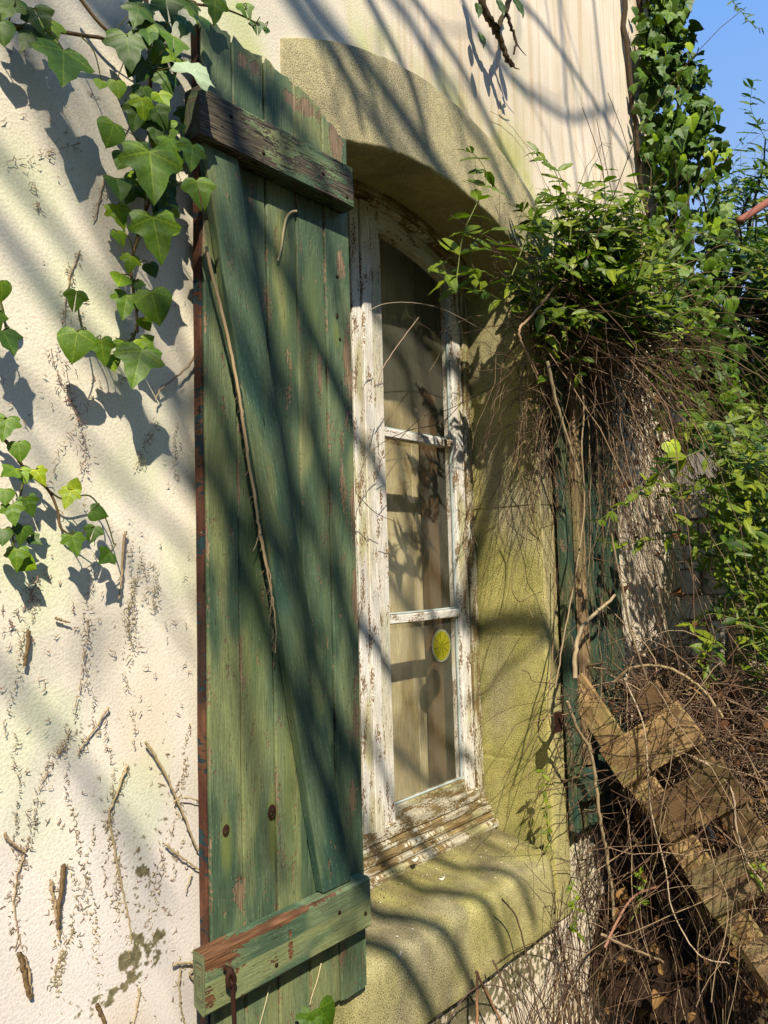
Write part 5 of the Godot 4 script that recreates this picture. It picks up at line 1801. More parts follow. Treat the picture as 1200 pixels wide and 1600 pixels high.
	for j in nv:
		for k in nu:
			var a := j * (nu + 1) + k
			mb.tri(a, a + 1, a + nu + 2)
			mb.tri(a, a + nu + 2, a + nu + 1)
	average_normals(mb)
	tag(obj("added_dark_backing", mb, mat(Color(0.17, 0.12, 0.085), 1.0)), "dark mound added behind the dead stems to stand in for deep shade", "dark backing", "", "stuff")
	# dead leaves caught among the stems
	var dead := []
	for c in [Color(0.40, 0.27, 0.15), Color(0.30, 0.19, 0.11), Color(0.50, 0.38, 0.22)]:
		dead.append(leaf_mesh(2, 0.5, 0.7, -0.4, mat(c, 0.8), 0.2))
	for kind in 3:
		var mm := MultiMesh.new()
		mm.transform_format = MultiMesh.TRANSFORM_3D
		mm.mesh = dead[kind]
		mm.instance_count = 240
		for k in 240:
			var at := Vector3(r.randf_range(2.28, 3.3), r.randf_range(0.08, 1.15), r.randf_range(0.05, 0.58))
			if k % 24 == 0:
				at = Vector3(r.randf_range(2.2, 3.0), r.randf_range(1.3, 2.3), r.randf_range(0.03, 0.25))
			mm.set_instance_transform(k, leaf_at(at, Vector3(-0.5, 0.5, 0.5) + rv(r), rv(r) + Vector3(0, -0.6, 0.013), r.randf_range(0.02, 0.05)))
		var mo := MultiMeshInstance3D.new()
		mo.name = numbered("dead_leaves")
		mo.multimesh = mm
		add_child(mo)
		tag(mo, ["tan dead leaves caught among the dry stems", "dark brown dead leaves caught among the dry stems", "pale dead leaves caught among the dry stems"][kind], "dead leaves", "", "stuff")
	# upright stems in the dark under the trellis and in front of the wall below the sill
	b = Buf.new()
	for k in 330:
		var z := r.randf_range(0.04, 0.42)
		var x := r.randf_range(2.32, 2.95)
		if r.randf() < 0.22:
			x = r.randf_range(1.85, 2.25)
			z *= 0.35
		var from := Vector3(x, r.randf_range(-0.02, 0.15), z)
		var tall := r.randf_range(0.35, 0.95) if x > 2.2 else r.randf_range(0.3, 0.62)
		b.tube(grow(from, Vector3(r.randf_range(-0.25, 0.25), 1.0, r.randf_range(-0.2, 0.2)), tall, 10, -0.2, 0.8, r), r.randf_range(0.0014, 0.0030), 0.0010, 3, stem_colour(r, 0.25))
	for k in 110:
		var from := Vector3(r.randf_range(2.3, 2.7), r.randf_range(0.25, 0.75), r.randf_range(0.05, 0.36))
		b.tube(grow(from, Vector3(r.randf_range(-1, 1), r.randf_range(-0.4, 0.6), r.randf_range(-0.6, 0.6)), r.randf_range(0.2, 0.6), 8, 0.5, 0.7, r), r.randf_range(0.0013, 0.0026), 0.0010, 3, stem_colour(r, 0.3))
	tag(obj("dead_stem_thicket", b, M.stem), "upright dead stems in the dark gap under the trellis", "dead stems", "", "stuff")
	# the thicker stems one can follow one by one
	var big := [
		["pale smooth stem winding down beside the trellis's upper end", [Vector3(2, 1.157, 0.14), Vector3(2.047, 1.078, 0.14), Vector3(2.113, 1.011, 0.14), Vector3(2.147, 0.94, 0.14), Vector3(2.165, 0.825, 0.14), Vector3(2.195, 0.706, 0.14), Vector3(2.226, 0.585, 0.14), Vector3(2.235, 0.471, 0.14)], 0.0055, 0.0042, Color(0.34, 0.26, 0.15)],
		["long thin stem falling straight in front of the far shutter", [Vector3(2.132, 2.162, 0.16), Vector3(2.147, 2.007, 0.16), Vector3(2.122, 1.887, 0.16), Vector3(2.122, 1.714, 0.16), Vector3(2.076, 1.581, 0.16), Vector3(2.025, 1.471, 0.16), Vector3(1.955, 1.332, 0.16), Vector3(1.9, 1.208, 0.16)], 0.0028, 0.0022, Color(0.30, 0.22, 0.13)],
		["broken tan branch stub sticking up in front of the far shutter", [Vector3(2.032, 1.216, 0.15), Vector3(2.048, 1.296, 0.15), Vector3(2.094, 1.356, 0.15), Vector3(2.204, 1.396, 0.15), Vector3(2.332, 1.439, 0.15)], 0.0070, 0.0045, Color(0.38, 0.29, 0.17)],
		["bark-stripped branch leaning across the top of the far shutter", [Vector3(1.969, 2.126, 0.14), Vector3(2.01, 2.029, 0.14), Vector3(2.049, 1.949, 0.14), Vector3(2.095, 1.877, 0.14), Vector3(2.137, 1.804, 0.14)], 0.0055, 0.004, Color(0.36, 0.28, 0.17)],
		["tan twig bending down out of the bush by the arch's right foot", [Vector3(2.001, 2.354, 0.16), Vector3(1.928, 2.29, 0.16), Vector3(1.833, 2.213, 0.16), Vector3(1.787, 2.181, 0.16), Vector3(1.794, 2.142, 0.16), Vector3(1.835, 2.106, 0.16), Vector3(1.874, 2.068, 0.16)], 0.0040, 0.0026, Color(0.42, 0.27, 0.15)],
		["brown stem rising from the heap in front of the far wall", [Vector3(2.274, 1.194, 0.26), Vector3(2.176, 1.344, 0.26), Vector3(2.144, 1.448, 0.26), Vector3(2.093, 1.577, 0.26), Vector3(2.063, 1.686, 0.26)], 0.0036, 0.0022, Color(0.36, 0.27, 0.16)],
		["arched stem lying on top of the dead heap", [Vector3(2.3, 1.172, 0.146), Vector3(2.3, 1.215, 0.2), Vector3(2.3, 1.229, 0.271), Vector3(2.3, 1.215, 0.347), Vector3(2.3, 1.166, 0.418), Vector3(2.3, 1.098, 0.467)], 0.0050, 0.0036, Color(0.33, 0.25, 0.13)],
		["long pale stem looping over the trellis boards", [Vector3(2.2, 1.2, 0.223), Vector3(2.2, 1.076, 0.274), Vector3(2.2, 0.949, 0.281), Vector3(2.2, 0.842, 0.283), Vector3(2.2, 0.671, 0.318), Vector3(2.2, 0.569, 0.331), Vector3(2.2, 0.467, 0.396), Vector3(2.2, 0.467, 0.479)], 0.0026, 0.0018, Color(0.46, 0.36, 0.24)],
		["pale stem curving over the right of the dead heap", [Vector3(2.25, 0.99, 0.389), Vector3(2.25, 0.956, 0.458), Vector3(2.25, 0.902, 0.497), Vector3(2.25, 0.817, 0.501), Vector3(2.25, 0.736, 0.521), Vector3(2.25, 0.665, 0.573)], 0.0032, 0.0024, Color(0.42, 0.32, 0.22)],
		["loose loop of creeper hanging on the right reveal", [Vector3(1.988, 1.813, 0.03), Vector3(2.006, 1.719, 0.03), Vector3(1.984, 1.623, 0.03), Vector3(1.932, 1.549, 0.03), Vector3(1.909, 1.476, 0.03), Vector3(1.948, 1.438, 0.03), Vector3(2.022, 1.453, 0.03), Vector3(2.076, 1.46, 0.03)], 0.0016, 0.0010, Color(0.16, 0.12, 0.06)],
		["creeper stem down the front edge of the right reveal", [Vector3(2.154, 1.545, 0.035), Vector3(2.14, 1.388, 0.035), Vector3(2.111, 1.236, 0.035), Vector3(2.076, 1.108, 0.035), Vector3(2.114, 1.007, 0.035), Vector3(2.155, 0.923, 0.035)], 0.0022, 0.0016, Color(0.24, 0.17, 0.09)],
		["red-brown stem slanting through the dark gap under the trellis", [Vector3(1.96, 0.53, 0.24), Vector3(2.088, 0.584, 0.24), Vector3(2.199, 0.591, 0.24), Vector3(2.34, 0.563, 0.24), Vector3(2.468, 0.542, 0.24)], 0.0036, 0.0026, Color(0.30, 0.15, 0.10)],
		["thick dead stem lying low across the gap in front of the white wall", [Vector3(1.986, 0.547, 0.22), Vector3(2.14, 0.456, 0.22), Vector3(2.36, 0.335, 0.22), Vector3(2.583, 0.188, 0.22)], 0.0045, 0.0034, Color(0.36, 0.26, 0.16)],
		["dry stalk bent over in front of the wall under the sill", [Vector3(1.603, 0.406, 0.07), Vector3(1.614, 0.536, 0.07), Vector3(1.617, 0.542, 0.07), Vector3(1.703, 0.406, 0.07), Vector3(1.757, 0.303, 0.07)], 0.0036, 0.0028, Color(0.33, 0.17, 0.09)],
		["thin arching stalk in front of the wall under the sill", [Vector3(1.45, 0.479, 0.08), Vector3(1.529, 0.523, 0.08), Vector3(1.615, 0.523, 0.08), Vector3(1.722, 0.471, 0.08), Vector3(1.811, 0.394, 0.08), Vector3(1.869, 0.287, 0.08)], 0.0016, 0.0012, Color(0.14, 0.09, 0.06)],
		["curved dead stalk before the sill's right end", [Vector3(1.707, 0.699, 0.09), Vector3(1.765, 0.64, 0.09), Vector3(1.806, 0.544, 0.09), Vector3(1.836, 0.435, 0.09), Vector3(1.871, 0.322, 0.09)], 0.0024, 0.0020, Color(0.14, 0.09, 0.06)],
		["second dead stalk leaning before the sill's right end", [Vector3(1.654, 0.571, 0.09), Vector3(1.707, 0.481, 0.09), Vector3(1.748, 0.409, 0.09), Vector3(1.773, 0.335, 0.09)], 0.0024, 0.0020, Color(0.16, 0.10, 0.06)],
		["pale bleached stem fragment shining behind the trellis", [Vector3(2.36, 0.772, 0.373), Vector3(2.36, 0.748, 0.394), Vector3(2.36, 0.714, 0.402)], 0.006, 0.004, Color(0.62, 0.58, 0.50)],
		["thin dark stem rising on the white wall left of the ivy curtain", [Vector3(2.577, 2.301, 0.06), Vector3(2.604, 2.889, 0.06), Vector3(2.565, 3.018, 0.06), Vector3(2.451, 3.141, 0.06)], 0.0020, 0.0012, Color(0.10, 0.07, 0.05)],
		["second thin dark stem on the white wall left of the ivy curtain", [Vector3(2.748, 2.692, 0.06), Vector3(2.684, 2.868, 0.06), Vector3(2.618, 3.015, 0.06), Vector3(2.564, 3.15, 0.06)], 0.0020, 0.0012, Color(0.10, 0.07, 0.05)],
		["third thin dark stem running up to the ivy curtain", [Vector3(3.024, 2.667, 0.06), Vector3(2.928, 2.927, 0.06), Vector3(2.832, 3.152, 0.06), Vector3(2.676, 3.3, 0.06)], 0.0022, 0.0012, Color(0.10, 0.07, 0.05)],
		["long curving twig crossing the middle muntin of the window", [Vector3(1.963, 2.06, -0.15), Vector3(1.842, 1.975, -0.15), Vector3(1.687, 1.933, -0.15), Vector3(1.575, 1.888, -0.15), Vector3(1.508, 1.844, -0.15), Vector3(1.468, 1.784, -0.15)], 0.0015, 0.0009, Color(0.13, 0.09, 0.06)],
		["straight twig crossing the window above the middle muntin", [Vector3(2.429, 2.275, -0.12), Vector3(2.046, 2.099, -0.12), Vector3(1.835, 2.008, -0.12), Vector3(1.695, 1.961, -0.12), Vector3(1.538, 1.838, -0.12)], 0.0015, 0.0010, Color(0.16, 0.11, 0.07)],
		["pale twig slanting up across the top pane", [Vector3(1.52, 2.024, -0.12), Vector3(1.543, 2.08, -0.12), Vector3(1.619, 2.166, -0.12), Vector3(1.709, 2.259, -0.12)], 0.0015, 0.0010, Color(0.40, 0.30, 0.22)],
		["thin twig arching over the top pane", [Vector3(1.474, 2.217, -0.1), Vector3(1.532, 2.248, -0.1), Vector3(1.642, 2.279, -0.1), Vector3(1.792, 2.298, -0.1), Vector3(1.974, 2.285, -0.1)], 0.0012, 0.0009, Color(0.36, 0.29, 0.2)],
		["fine twig running from the meeting stile across the second pane", [Vector3(1.479, 1.745, -0.17), Vector3(1.55, 1.697, -0.17), Vector3(1.616, 1.678, -0.17), Vector3(1.671, 1.658, -0.17)], 0.0013, 0.0007, Color(0.16, 0.10, 0.07)],
	]
	for q in big:
		var sb := Buf.new()
		sb.tube(shake(smooth_line(q[1], 7), q[2] * 0.25), q[2], q[3], 7 if q[2] > 0.003 else 5, q[4], 4.0)
		tag(obj("dry_stem", sb, M.stem), q[0], "stem", "dry stems right of the window")


# ---------------------------------------------------------------- small things

func build_small_things() -> void:
	# the dead stem stuck down the shutter's brace
	var t := thing("dried_vine", "long dead ivy stem stuck down the left shutter's diagonal brace", "dead vine", "dead ivy on the near wall")
	var b := Buf.new()
	b.tube(shake(smooth_line([Vector3(0.826, 2.137, 0.08), Vector3(0.839, 2.087, 0.08), Vector3(0.857, 2.032, 0.08), Vector3(0.878, 1.958, 0.08), Vector3(0.894, 1.889, 0.08), Vector3(0.905, 1.824, 0.08), Vector3(0.916, 1.753, 0.08), Vector3(0.929, 1.694, 0.08), Vector3(0.938, 1.64, 0.08), Vector3(0.942, 1.616, 0.08)], 6), 0.0006), 0.0034, 0.0026, 6, Color(0.44, 0.32, 0.18))
	b.tube(shake(smooth_line([Vector3(0.94, 1.622, 0.079), Vector3(0.952, 1.574, 0.079), Vector3(0.963, 1.526, 0.079), Vector3(0.973, 1.477, 0.079), Vector3(0.977, 1.434, 0.079), Vector3(0.975, 1.392, 0.079)], 6), 0.0006), 0.0024, 0.0010, 5, Color(0.44, 0.32, 0.18))
	b.tube(shake(smooth_line([Vector3(0.946, 1.615, 0.078), Vector3(0.957, 1.568, 0.078), Vector3(0.967, 1.531, 0.078), Vector3(0.968, 1.489, 0.078), Vector3(0.963, 1.453, 0.078)], 6), 0.0006), 0.0020, 0.0008, 5, Color(0.40, 0.28, 0.16))
	b.tube(smooth_line([Vector3(0.948, 1.623, 0.07), Vector3(0.94, 1.598, 0.07), Vector3(0.932, 1.586, 0.07)], 4), 0.0014, 0.0007, 4, Color(0.42, 0.34, 0.2))
	obj("stem", b, M.stem, t)
	var rb := Buf.new()
	var line := smooth_line([Vector3(0.895, 1.889, 0.079), Vector3(0.917, 1.753, 0.079), Vector3(0.939, 1.64, 0.079), Vector3(0.963, 1.526, 0.079), Vector3(0.975, 1.404, 0.079)], 12)
	for k in 110:
		var at := line[rng.randi() % line.size()] + Vector3(rng.randfn(0, 0.004), rng.randfn(0, 0.01), -0.002)
		rb.tube(PackedVector3Array([at, at + rvec(0.006) + Vector3(0, -0.004, 0)]), 0.0007, 0.0003, 3, Color(0.36, 0.25, 0.15))
	obj("rootlets", rb, M.stem, t).set_meta("kind", "stuff")
	t = thing("dried_vine", "short curled tendril caught under the left shutter's top batten", "dead vine", "dead ivy on the near wall")
	b = Buf.new()
	b.tube(smooth_line([Vector3(1.073, 2.295, 0.056), Vector3(1.057, 2.287, 0.056), Vector3(1.044, 2.269, 0.056), Vector3(1.036, 2.239, 0.056), Vector3(1.03, 2.207, 0.056), Vector3(1.023, 2.184, 0.056), Vector3(1.019, 2.173, 0.056)], 6), 0.0030, 0.0022, 6, Color(0.44, 0.38, 0.22))
	obj("stem", b, M.stem, t)
	for q in [[[Vector3(1.101, 0.77, 0.055), Vector3(1.09, 0.744, 0.055), Vector3(1.075, 0.72, 0.055), Vector3(1.068, 0.705, 0.055)], "straw sticking to the right of the shutter's lowest boards"], [[Vector3(0.968, 0.783, 0.055), Vector3(0.959, 0.758, 0.055), Vector3(0.948, 0.734, 0.055), Vector3(0.942, 0.719, 0.055)], "straw sticking to the left of the shutter's lowest boards"]]:
		b = Buf.new()
		b.tube(smooth_line(q[0], 4), 0.0014, 0.0009, 4, Color(0.55, 0.47, 0.28))
		tag(obj("straw", b, M.stem), q[1], "straw", "straws on the shutter")
	# round lemon-slice sticker on the lowest pane
	t = thing("window_sticker", "round yellow sticker with a lemon slice on the lowest pane", "sticker")
	b = Buf.new()
	disc(b, Vector3(1.950, 1.298, -0.2585), 0.0, 0.049, 0.0005)
	obj("backing", b, mat(Color(0.60, 0.62, 0.52), 0.4), t)
	b = Buf.new()
	disc(b, Vector3(1.950, 1.298, -0.2578), 0.0, 0.043, 0.0004)
	obj("lemon_print", b, mat(Color(0.66, 0.64, 0.14), 0.45), t)
	b = Buf.new()
	for k in 8:
		var w := PI * k / 4.0 + 0.2
		var a := Vector3(1.950, 1.298, -0.2571)
		var d := Vector3(cos(w), sin(w), 0)
		var e := Vector3(-d.y, d.x, 0) * 0.0011
		b.quad(a + d * 0.004 - e, a + d * 0.038 - e, a + d * 0.038 + e, a + d * 0.004 + e)
	obj("segment_lines", b, mat(Color(0.36, 0.36, 0.08), 0.5), t)
	# gnarled dead branch hanging from above the arch
	t = thing("dead_branch", "gnarled dead branch stub hanging down the wall above the arch", "branch")
	b = Buf.new()
	b.tube(shake(smooth_line([Vector3(1.768, 3.261, 0.07), Vector3(1.801, 3.165, 0.07), Vector3(1.842, 3.129, 0.07), Vector3(1.898, 3.101, 0.07), Vector3(1.924, 3.064, 0.07), Vector3(1.959, 3.052, 0.07)], 6), 0.004), 0.013, 0.007, 7, Color.WHITE, 6.0)
	b.tube(shake(smooth_line([Vector3(1.965, 3.356, 0.08), Vector3(1.939, 3.238, 0.08), Vector3(1.898, 3.165, 0.08), Vector3(1.869, 3.11, 0.08)], 6), 0.004), 0.009, 0.007, 7, Color.WHITE, 6.0)
	b.tube(shake(smooth_line([Vector3(1.9, 3.171, 0.09), Vector3(1.933, 3.139, 0.09), Vector3(1.949, 3.107, 0.09), Vector3(1.938, 3.062, 0.09)], 5), 0.003), 0.006, 0.003, 6, Color.WHITE, 6.0)
	b.tube(smooth_line([Vector3(1.942, 3.114, 0.09), Vector3(1.974, 3.1, 0.09), Vector3(2.011, 3.095, 0.09)], 5), 0.0025, 0.001, 5, Color.WHITE, 6.0)
	b.tube(smooth_line([Vector3(1.927, 3.035, 0.08), Vector3(1.96, 3.035, 0.08), Vector3(1.987, 3.044, 0.08)], 5), 0.003, 0.001, 5, Color.WHITE, 6.0)
	obj("wood", b, M.bark, t)
	for q in [[Vector3(1.835, 3.173, 0.1), 0.05, 10], [Vector3(1.792, 3.156, 0.06), 0.045, -5], [Vector3(1.797, 3.071, 0.06), 0.045, 5], [Vector3(1.923, 3.229, 0.1), 0.06, 20]]:
		put("leaf", long_meshes[2][0], t, leaf_at(q[0], Vector3(-0.3, 0.3, 0.7), Vector3(sin(deg_to_rad(q[2])), -1, 0), q[1] * 1.3))
	# flakes of paint fallen on the sill
	for q in [[Vector3(1.347, 0.782, -0.02), "curled white paint flake on the sill nearest the shutter"], [Vector3(1.495, 0.726, -0.02), "white paint flake in the middle of the sill"], [Vector3(1.378, 0.718, 0.02), "oval white paint flake on the sill's front edge"], [Vector3(1.92, 0.701, -0.05), "white paint flake near the sill's right end"], [Vector3(1.672, 0.741, -0.165), "curl of white paint on the moulding over the sill"], [Vector3(1.705, 0.707, -0.1), "tiny white paint flake near the window frame on the sill"]]:
		b = Buf.new()
		var c: Vector3 = q[0]
		c.y = 0.700 - 0.29 * maxf(0.0, c.z + 0.10) if c.z > -0.15 else 0.745
		var w := rng.randf_range(0.006, 0.012)
		var h := rng.randf_range(0.003, 0.006)
		var tu := rng.randf_range(-0.5, 0.5)
		var ax := Vector3(cos(tu), 0.05, sin(tu)) * w
		var bx := Vector3(-sin(tu), -0.25, cos(tu)) * h
		for k in 6:
			var t0 := k / 6.0 * 2.0 - 1.0
			var t1 := (k + 1) / 6.0 * 2.0 - 1.0
			var l0 := Vector3(0, 0.004 + 0.005 * t0 * t0, 0)
			var l1 := Vector3(0, 0.004 + 0.005 * t1 * t1, 0)
			var s0 := sqrt(maxf(0.05, 1.0 - t0 * t0))
			var s1 := sqrt(maxf(0.05, 1.0 - t1 * t1))
			b.quad(c + ax * t0 - bx * s0 + l0, c + ax * t1 - bx * s1 + l1, c + ax * t1 + bx * s1 + l1, c + ax * t0 + bx * s0 + l0)
		tag(obj("paint_flake", b, mat(Color(0.82, 0.80, 0.74), 0.7)), q[1], "paint flake", "paint flakes on the sill")
	b = Buf.new()
	for k in 520:
		var z := rng.randf_range(-0.19, 0.0)
		if rng.randf() < (z + 0.19) * 4.0:
			continue
		var c := Vector3(rng.randf_range(1.25, 2.10), 0.7215 - 0.17 * (z + 0.20), z)
		var s := rng.randf_range(0.0010, 0.0032)
		var e := rvec(1.0) * s
		e.y *= 0.2
		var g := Vector3(e.z, s * 0.6, -e.x) * 0.7
		var white := rng.randf() < 0.45
		b.quad(c - e, c + g, c + e, c - g + Vector3(0, s * 1.2, 0), Vector2.ZERO, Vector2.ZERO, Vector2.ZERO, Vector2.ZERO, Color(0.7, 0.67, 0.58) if white else Color(0.12, 0.08, 0.05))
	tag(obj("sill_crumbs", b, M.stem), "crumbs of paint, soil and dead leaf along the back of the sill", "crumbs", "", "stuff")
	# reddish pole end at the right edge
	t = thing("wooden_pole", "end of a reddish brown pole jutting in at the right edge below the sky", "pole")
	b = Buf.new()
	b.tube(PackedVector3Array([Vector3(3.403, 2.968, 0.3), Vector3(3.761, 3.165, 0.33), Vector3(5.671, 4.197, 0.4)]), 0.0165, 0.018, 12, Color(0.26, 0.095, 0.06))
	obj("rod", b, M.stem, t)
	t = thing("yellow_leaf", "single yellow leaf caught in the dry vines", "leaf")
	put("blade", ivy_meshes[3][3], t, leaf_at(Vector3(2.293, 1.899, 0.36), Vector3(-0.6, 0.3, 0.6), Vector3(0.4, -1, 0), 0.066))


func disc(b: Buf, c: Vector3, r0: float, r1: float, thick: float) -> void:
	for k in 32:
		var w0 := TAU * k / 32.0
		var w1 := TAU * (k + 1) / 32.0
		var d0 := Vector3(cos(w0), sin(w0) * 1.04, 0)
		var d1 := Vector3(cos(w1), sin(w1) * 1.04, 0)
		var up := Vector3(0, 0, thick)
		b.quad(c + d0 * r0 + up, c + d0 * r1 + up, c + d1 * r1 + up, c + d1 * r0 + up)
		b.quad(c + d0 * r1, c + d1 * r1, c + d1 * r1 + up, c + d0 * r1 + up)


# ---------------------------------------------------------------- what lies beyond

func build_far_things() -> void:
	var h := thing("neighbouring_house", "neighbouring house with a dark slate roof beyond the shrub", "house")
	var b := Buf.new()
	b.box(Vector3(12.0, 0.0, -3.6), Vector3(18.0, 4.2, 6.0))
	obj("wall", b, mat(Color(0.55, 0.51, 0.45), 0.9), h)
	b = Buf.new()
	var y0 := 4.12
	b.quad(Vector3(11.7, y0, 6.3), Vector3(11.7, y0, -3.9), Vector3(12.3, 4.86, -3.9), Vector3(12.3, 4.86, 6.3))
	b.quad(Vector3(12.3, 4.86, 6.3), Vector3(12.3, 4.86, -3.9), Vector3(18.3, 4.95, -3.9), Vector3(18.3, 4.95, 6.3))
	b.quad(Vector3(11.7, y0, -3.9), Vector3(18.3, y0, -3.9), Vector3(18.3, 4.95, -3.9), Vector3(12.3, 4.86, -3.9))
	b.quad(Vector3(11.7, y0, -3.9), Vector3(11.7, y0, 6.3), Vector3(18.3, y0, 6.3), Vector3(18.3, y0, -3.9))
	obj("roof", b, mat(Color(0.20, 0.21, 0.24), 0.7), h)
	for z in [-1.4, 1.2, 3.6]:
		b = Buf.new()
		b.box(Vector3(11.97, 1.3, z - 0.45), Vector3(12.02, 2.9, z + 0.45))
		obj("window", b, mat(Color(0.14, 0.15, 0.17), 0.2), h)
	var g := thing("garden_wall", "low beige rubble garden wall behind the hanging shrub", "wall")
	for row in 9:
		var z := -4.2 + (row % 2) * 0.2
		while z < 3.0:
			var w := rng.randf_range(0.28, 0.55)
			var q := Buf.new()
			var sec := chamfered(z + 0.012, z + w - 0.012, row * 0.24 + 0.01, row * 0.24 + 0.232, 0.03)
			q.bar(sec, Vector3.ZERO, Vector3.BACK, Vector3.UP, Vector3.RIGHT, 7.5 + rng.randf_range(-0.03, 0.03), 7.9, 1, Vector2.ONE, Vector2.ZERO)
			obj("stone", q, M.rubble[rng.randi() % 3], g)
			z += w
	b = Buf.new()
	b.box(Vector3(7.56, 0, -4.2), Vector3(7.86, 2.16, 3.2))
	obj("mortar", b, mat(Color(0.50, 0.45, 0.36), 0.95), g)
	far_tree("leafy_tree", "leafy tree behind the ivy curtain, sky showing through its twigs", Vector3(5.4, 3.405, -0.316), 0.80, 80, 4.2, 301)
	far_tree("leafy_tree", "darker leafy tree further right, at the edge of the photograph", Vector3(6.4, 3.705, -0.246), 1.0, 80, 4.4, 302)


func far_tree(called: String, label: String, c: Vector3, radius: float, twigs: int, _h: float, sd: int) -> void:
	var r := RandomNumberGenerator.new()
	r.seed = sd
	var v := thing(called, label, "tree", "trees beyond the house corner")
	var b := Buf.new()
	var base := Vector3(c.x + 0.5, 0, c.z - 0.3)
	b.tube(smooth_line([base, base.lerp(c, 0.35) + Vector3(0.1, 0, 0), base.lerp(c, 0.75) + Vector3(0.05, 0, 0.1), c + Vector3(0, -0.1, 0)], 5), 0.10, 0.03, 8, Color.WHITE, 2.0)
	obj("trunk", b, M.bark, v)
	b = Buf.new()
	var sb := Buf.new()
	var leaves := []
	for k in twigs:
		var dir := Vector3(r.randfn(0, 1), r.randfn(0.0, 0.9), r.randfn(0, 1)).normalized()
		var line := grow(c + dir * radius * 0.12 + Vector3(0, -0.2, 0), dir, radius * r.randf_range(0.6, 1.25), 9, 0.2, 0.7, r)
		b.tube(line, 0.014, 0.004, 4, Color.WHITE, 2.0)
		for j in 5:
			var at := line[r.randi_range(3, line.size() - 1)]
			var d2 := (dir + Vector3(r.randf_range(-1, 1), r.randf_range(-1, 1), r.randf_range(-1, 1))).normalized()
			leaves.append_array(sprig(sb, grow(at, d2, r.randf_range(0.15, 0.45), 7, 0.5, 0.8, r), 0.05, 0.105, 0.3, r))
	obj("limbs", b, M.bark, v).set_meta("kind", "stuff")
	obj("twigs", sb, M.stem, v).set_meta("kind", "stuff")
	scatter_long(v, leaves, 0)


# ---------------------------------------------------------------- the garden behind the viewer: bare trees whose branches streak the wall with shade

func limb(v: Node3D, pts: Array, r0: float, r1: float, twigs: int, r: RandomNumberGenerator) -> void:
	var b := Buf.new()
	var line := smooth_line(pts, 6)
	b.tube(line, r0, r1, 7, Color.WHITE, 2.0)
	for k in twigs:
		var at := line[r.randi_range(1, line.size() - 1)]
		var d := (line[-1] - line[0]).normalized() + Vector3(r.randf_range(-0.8, 0.8), r.randf_range(-0.9, 0.4), r.randf_range(-0.8, 0.8))
		b.tube(grow(at, d, r.randf_range(0.25, 0.8), 8, 0.4, 0.8, r), minf(r0 * 0.35, 0.008), 0.003, 4, Color.WHITE, 2.0)
	obj("branch", b, M.bark, v)


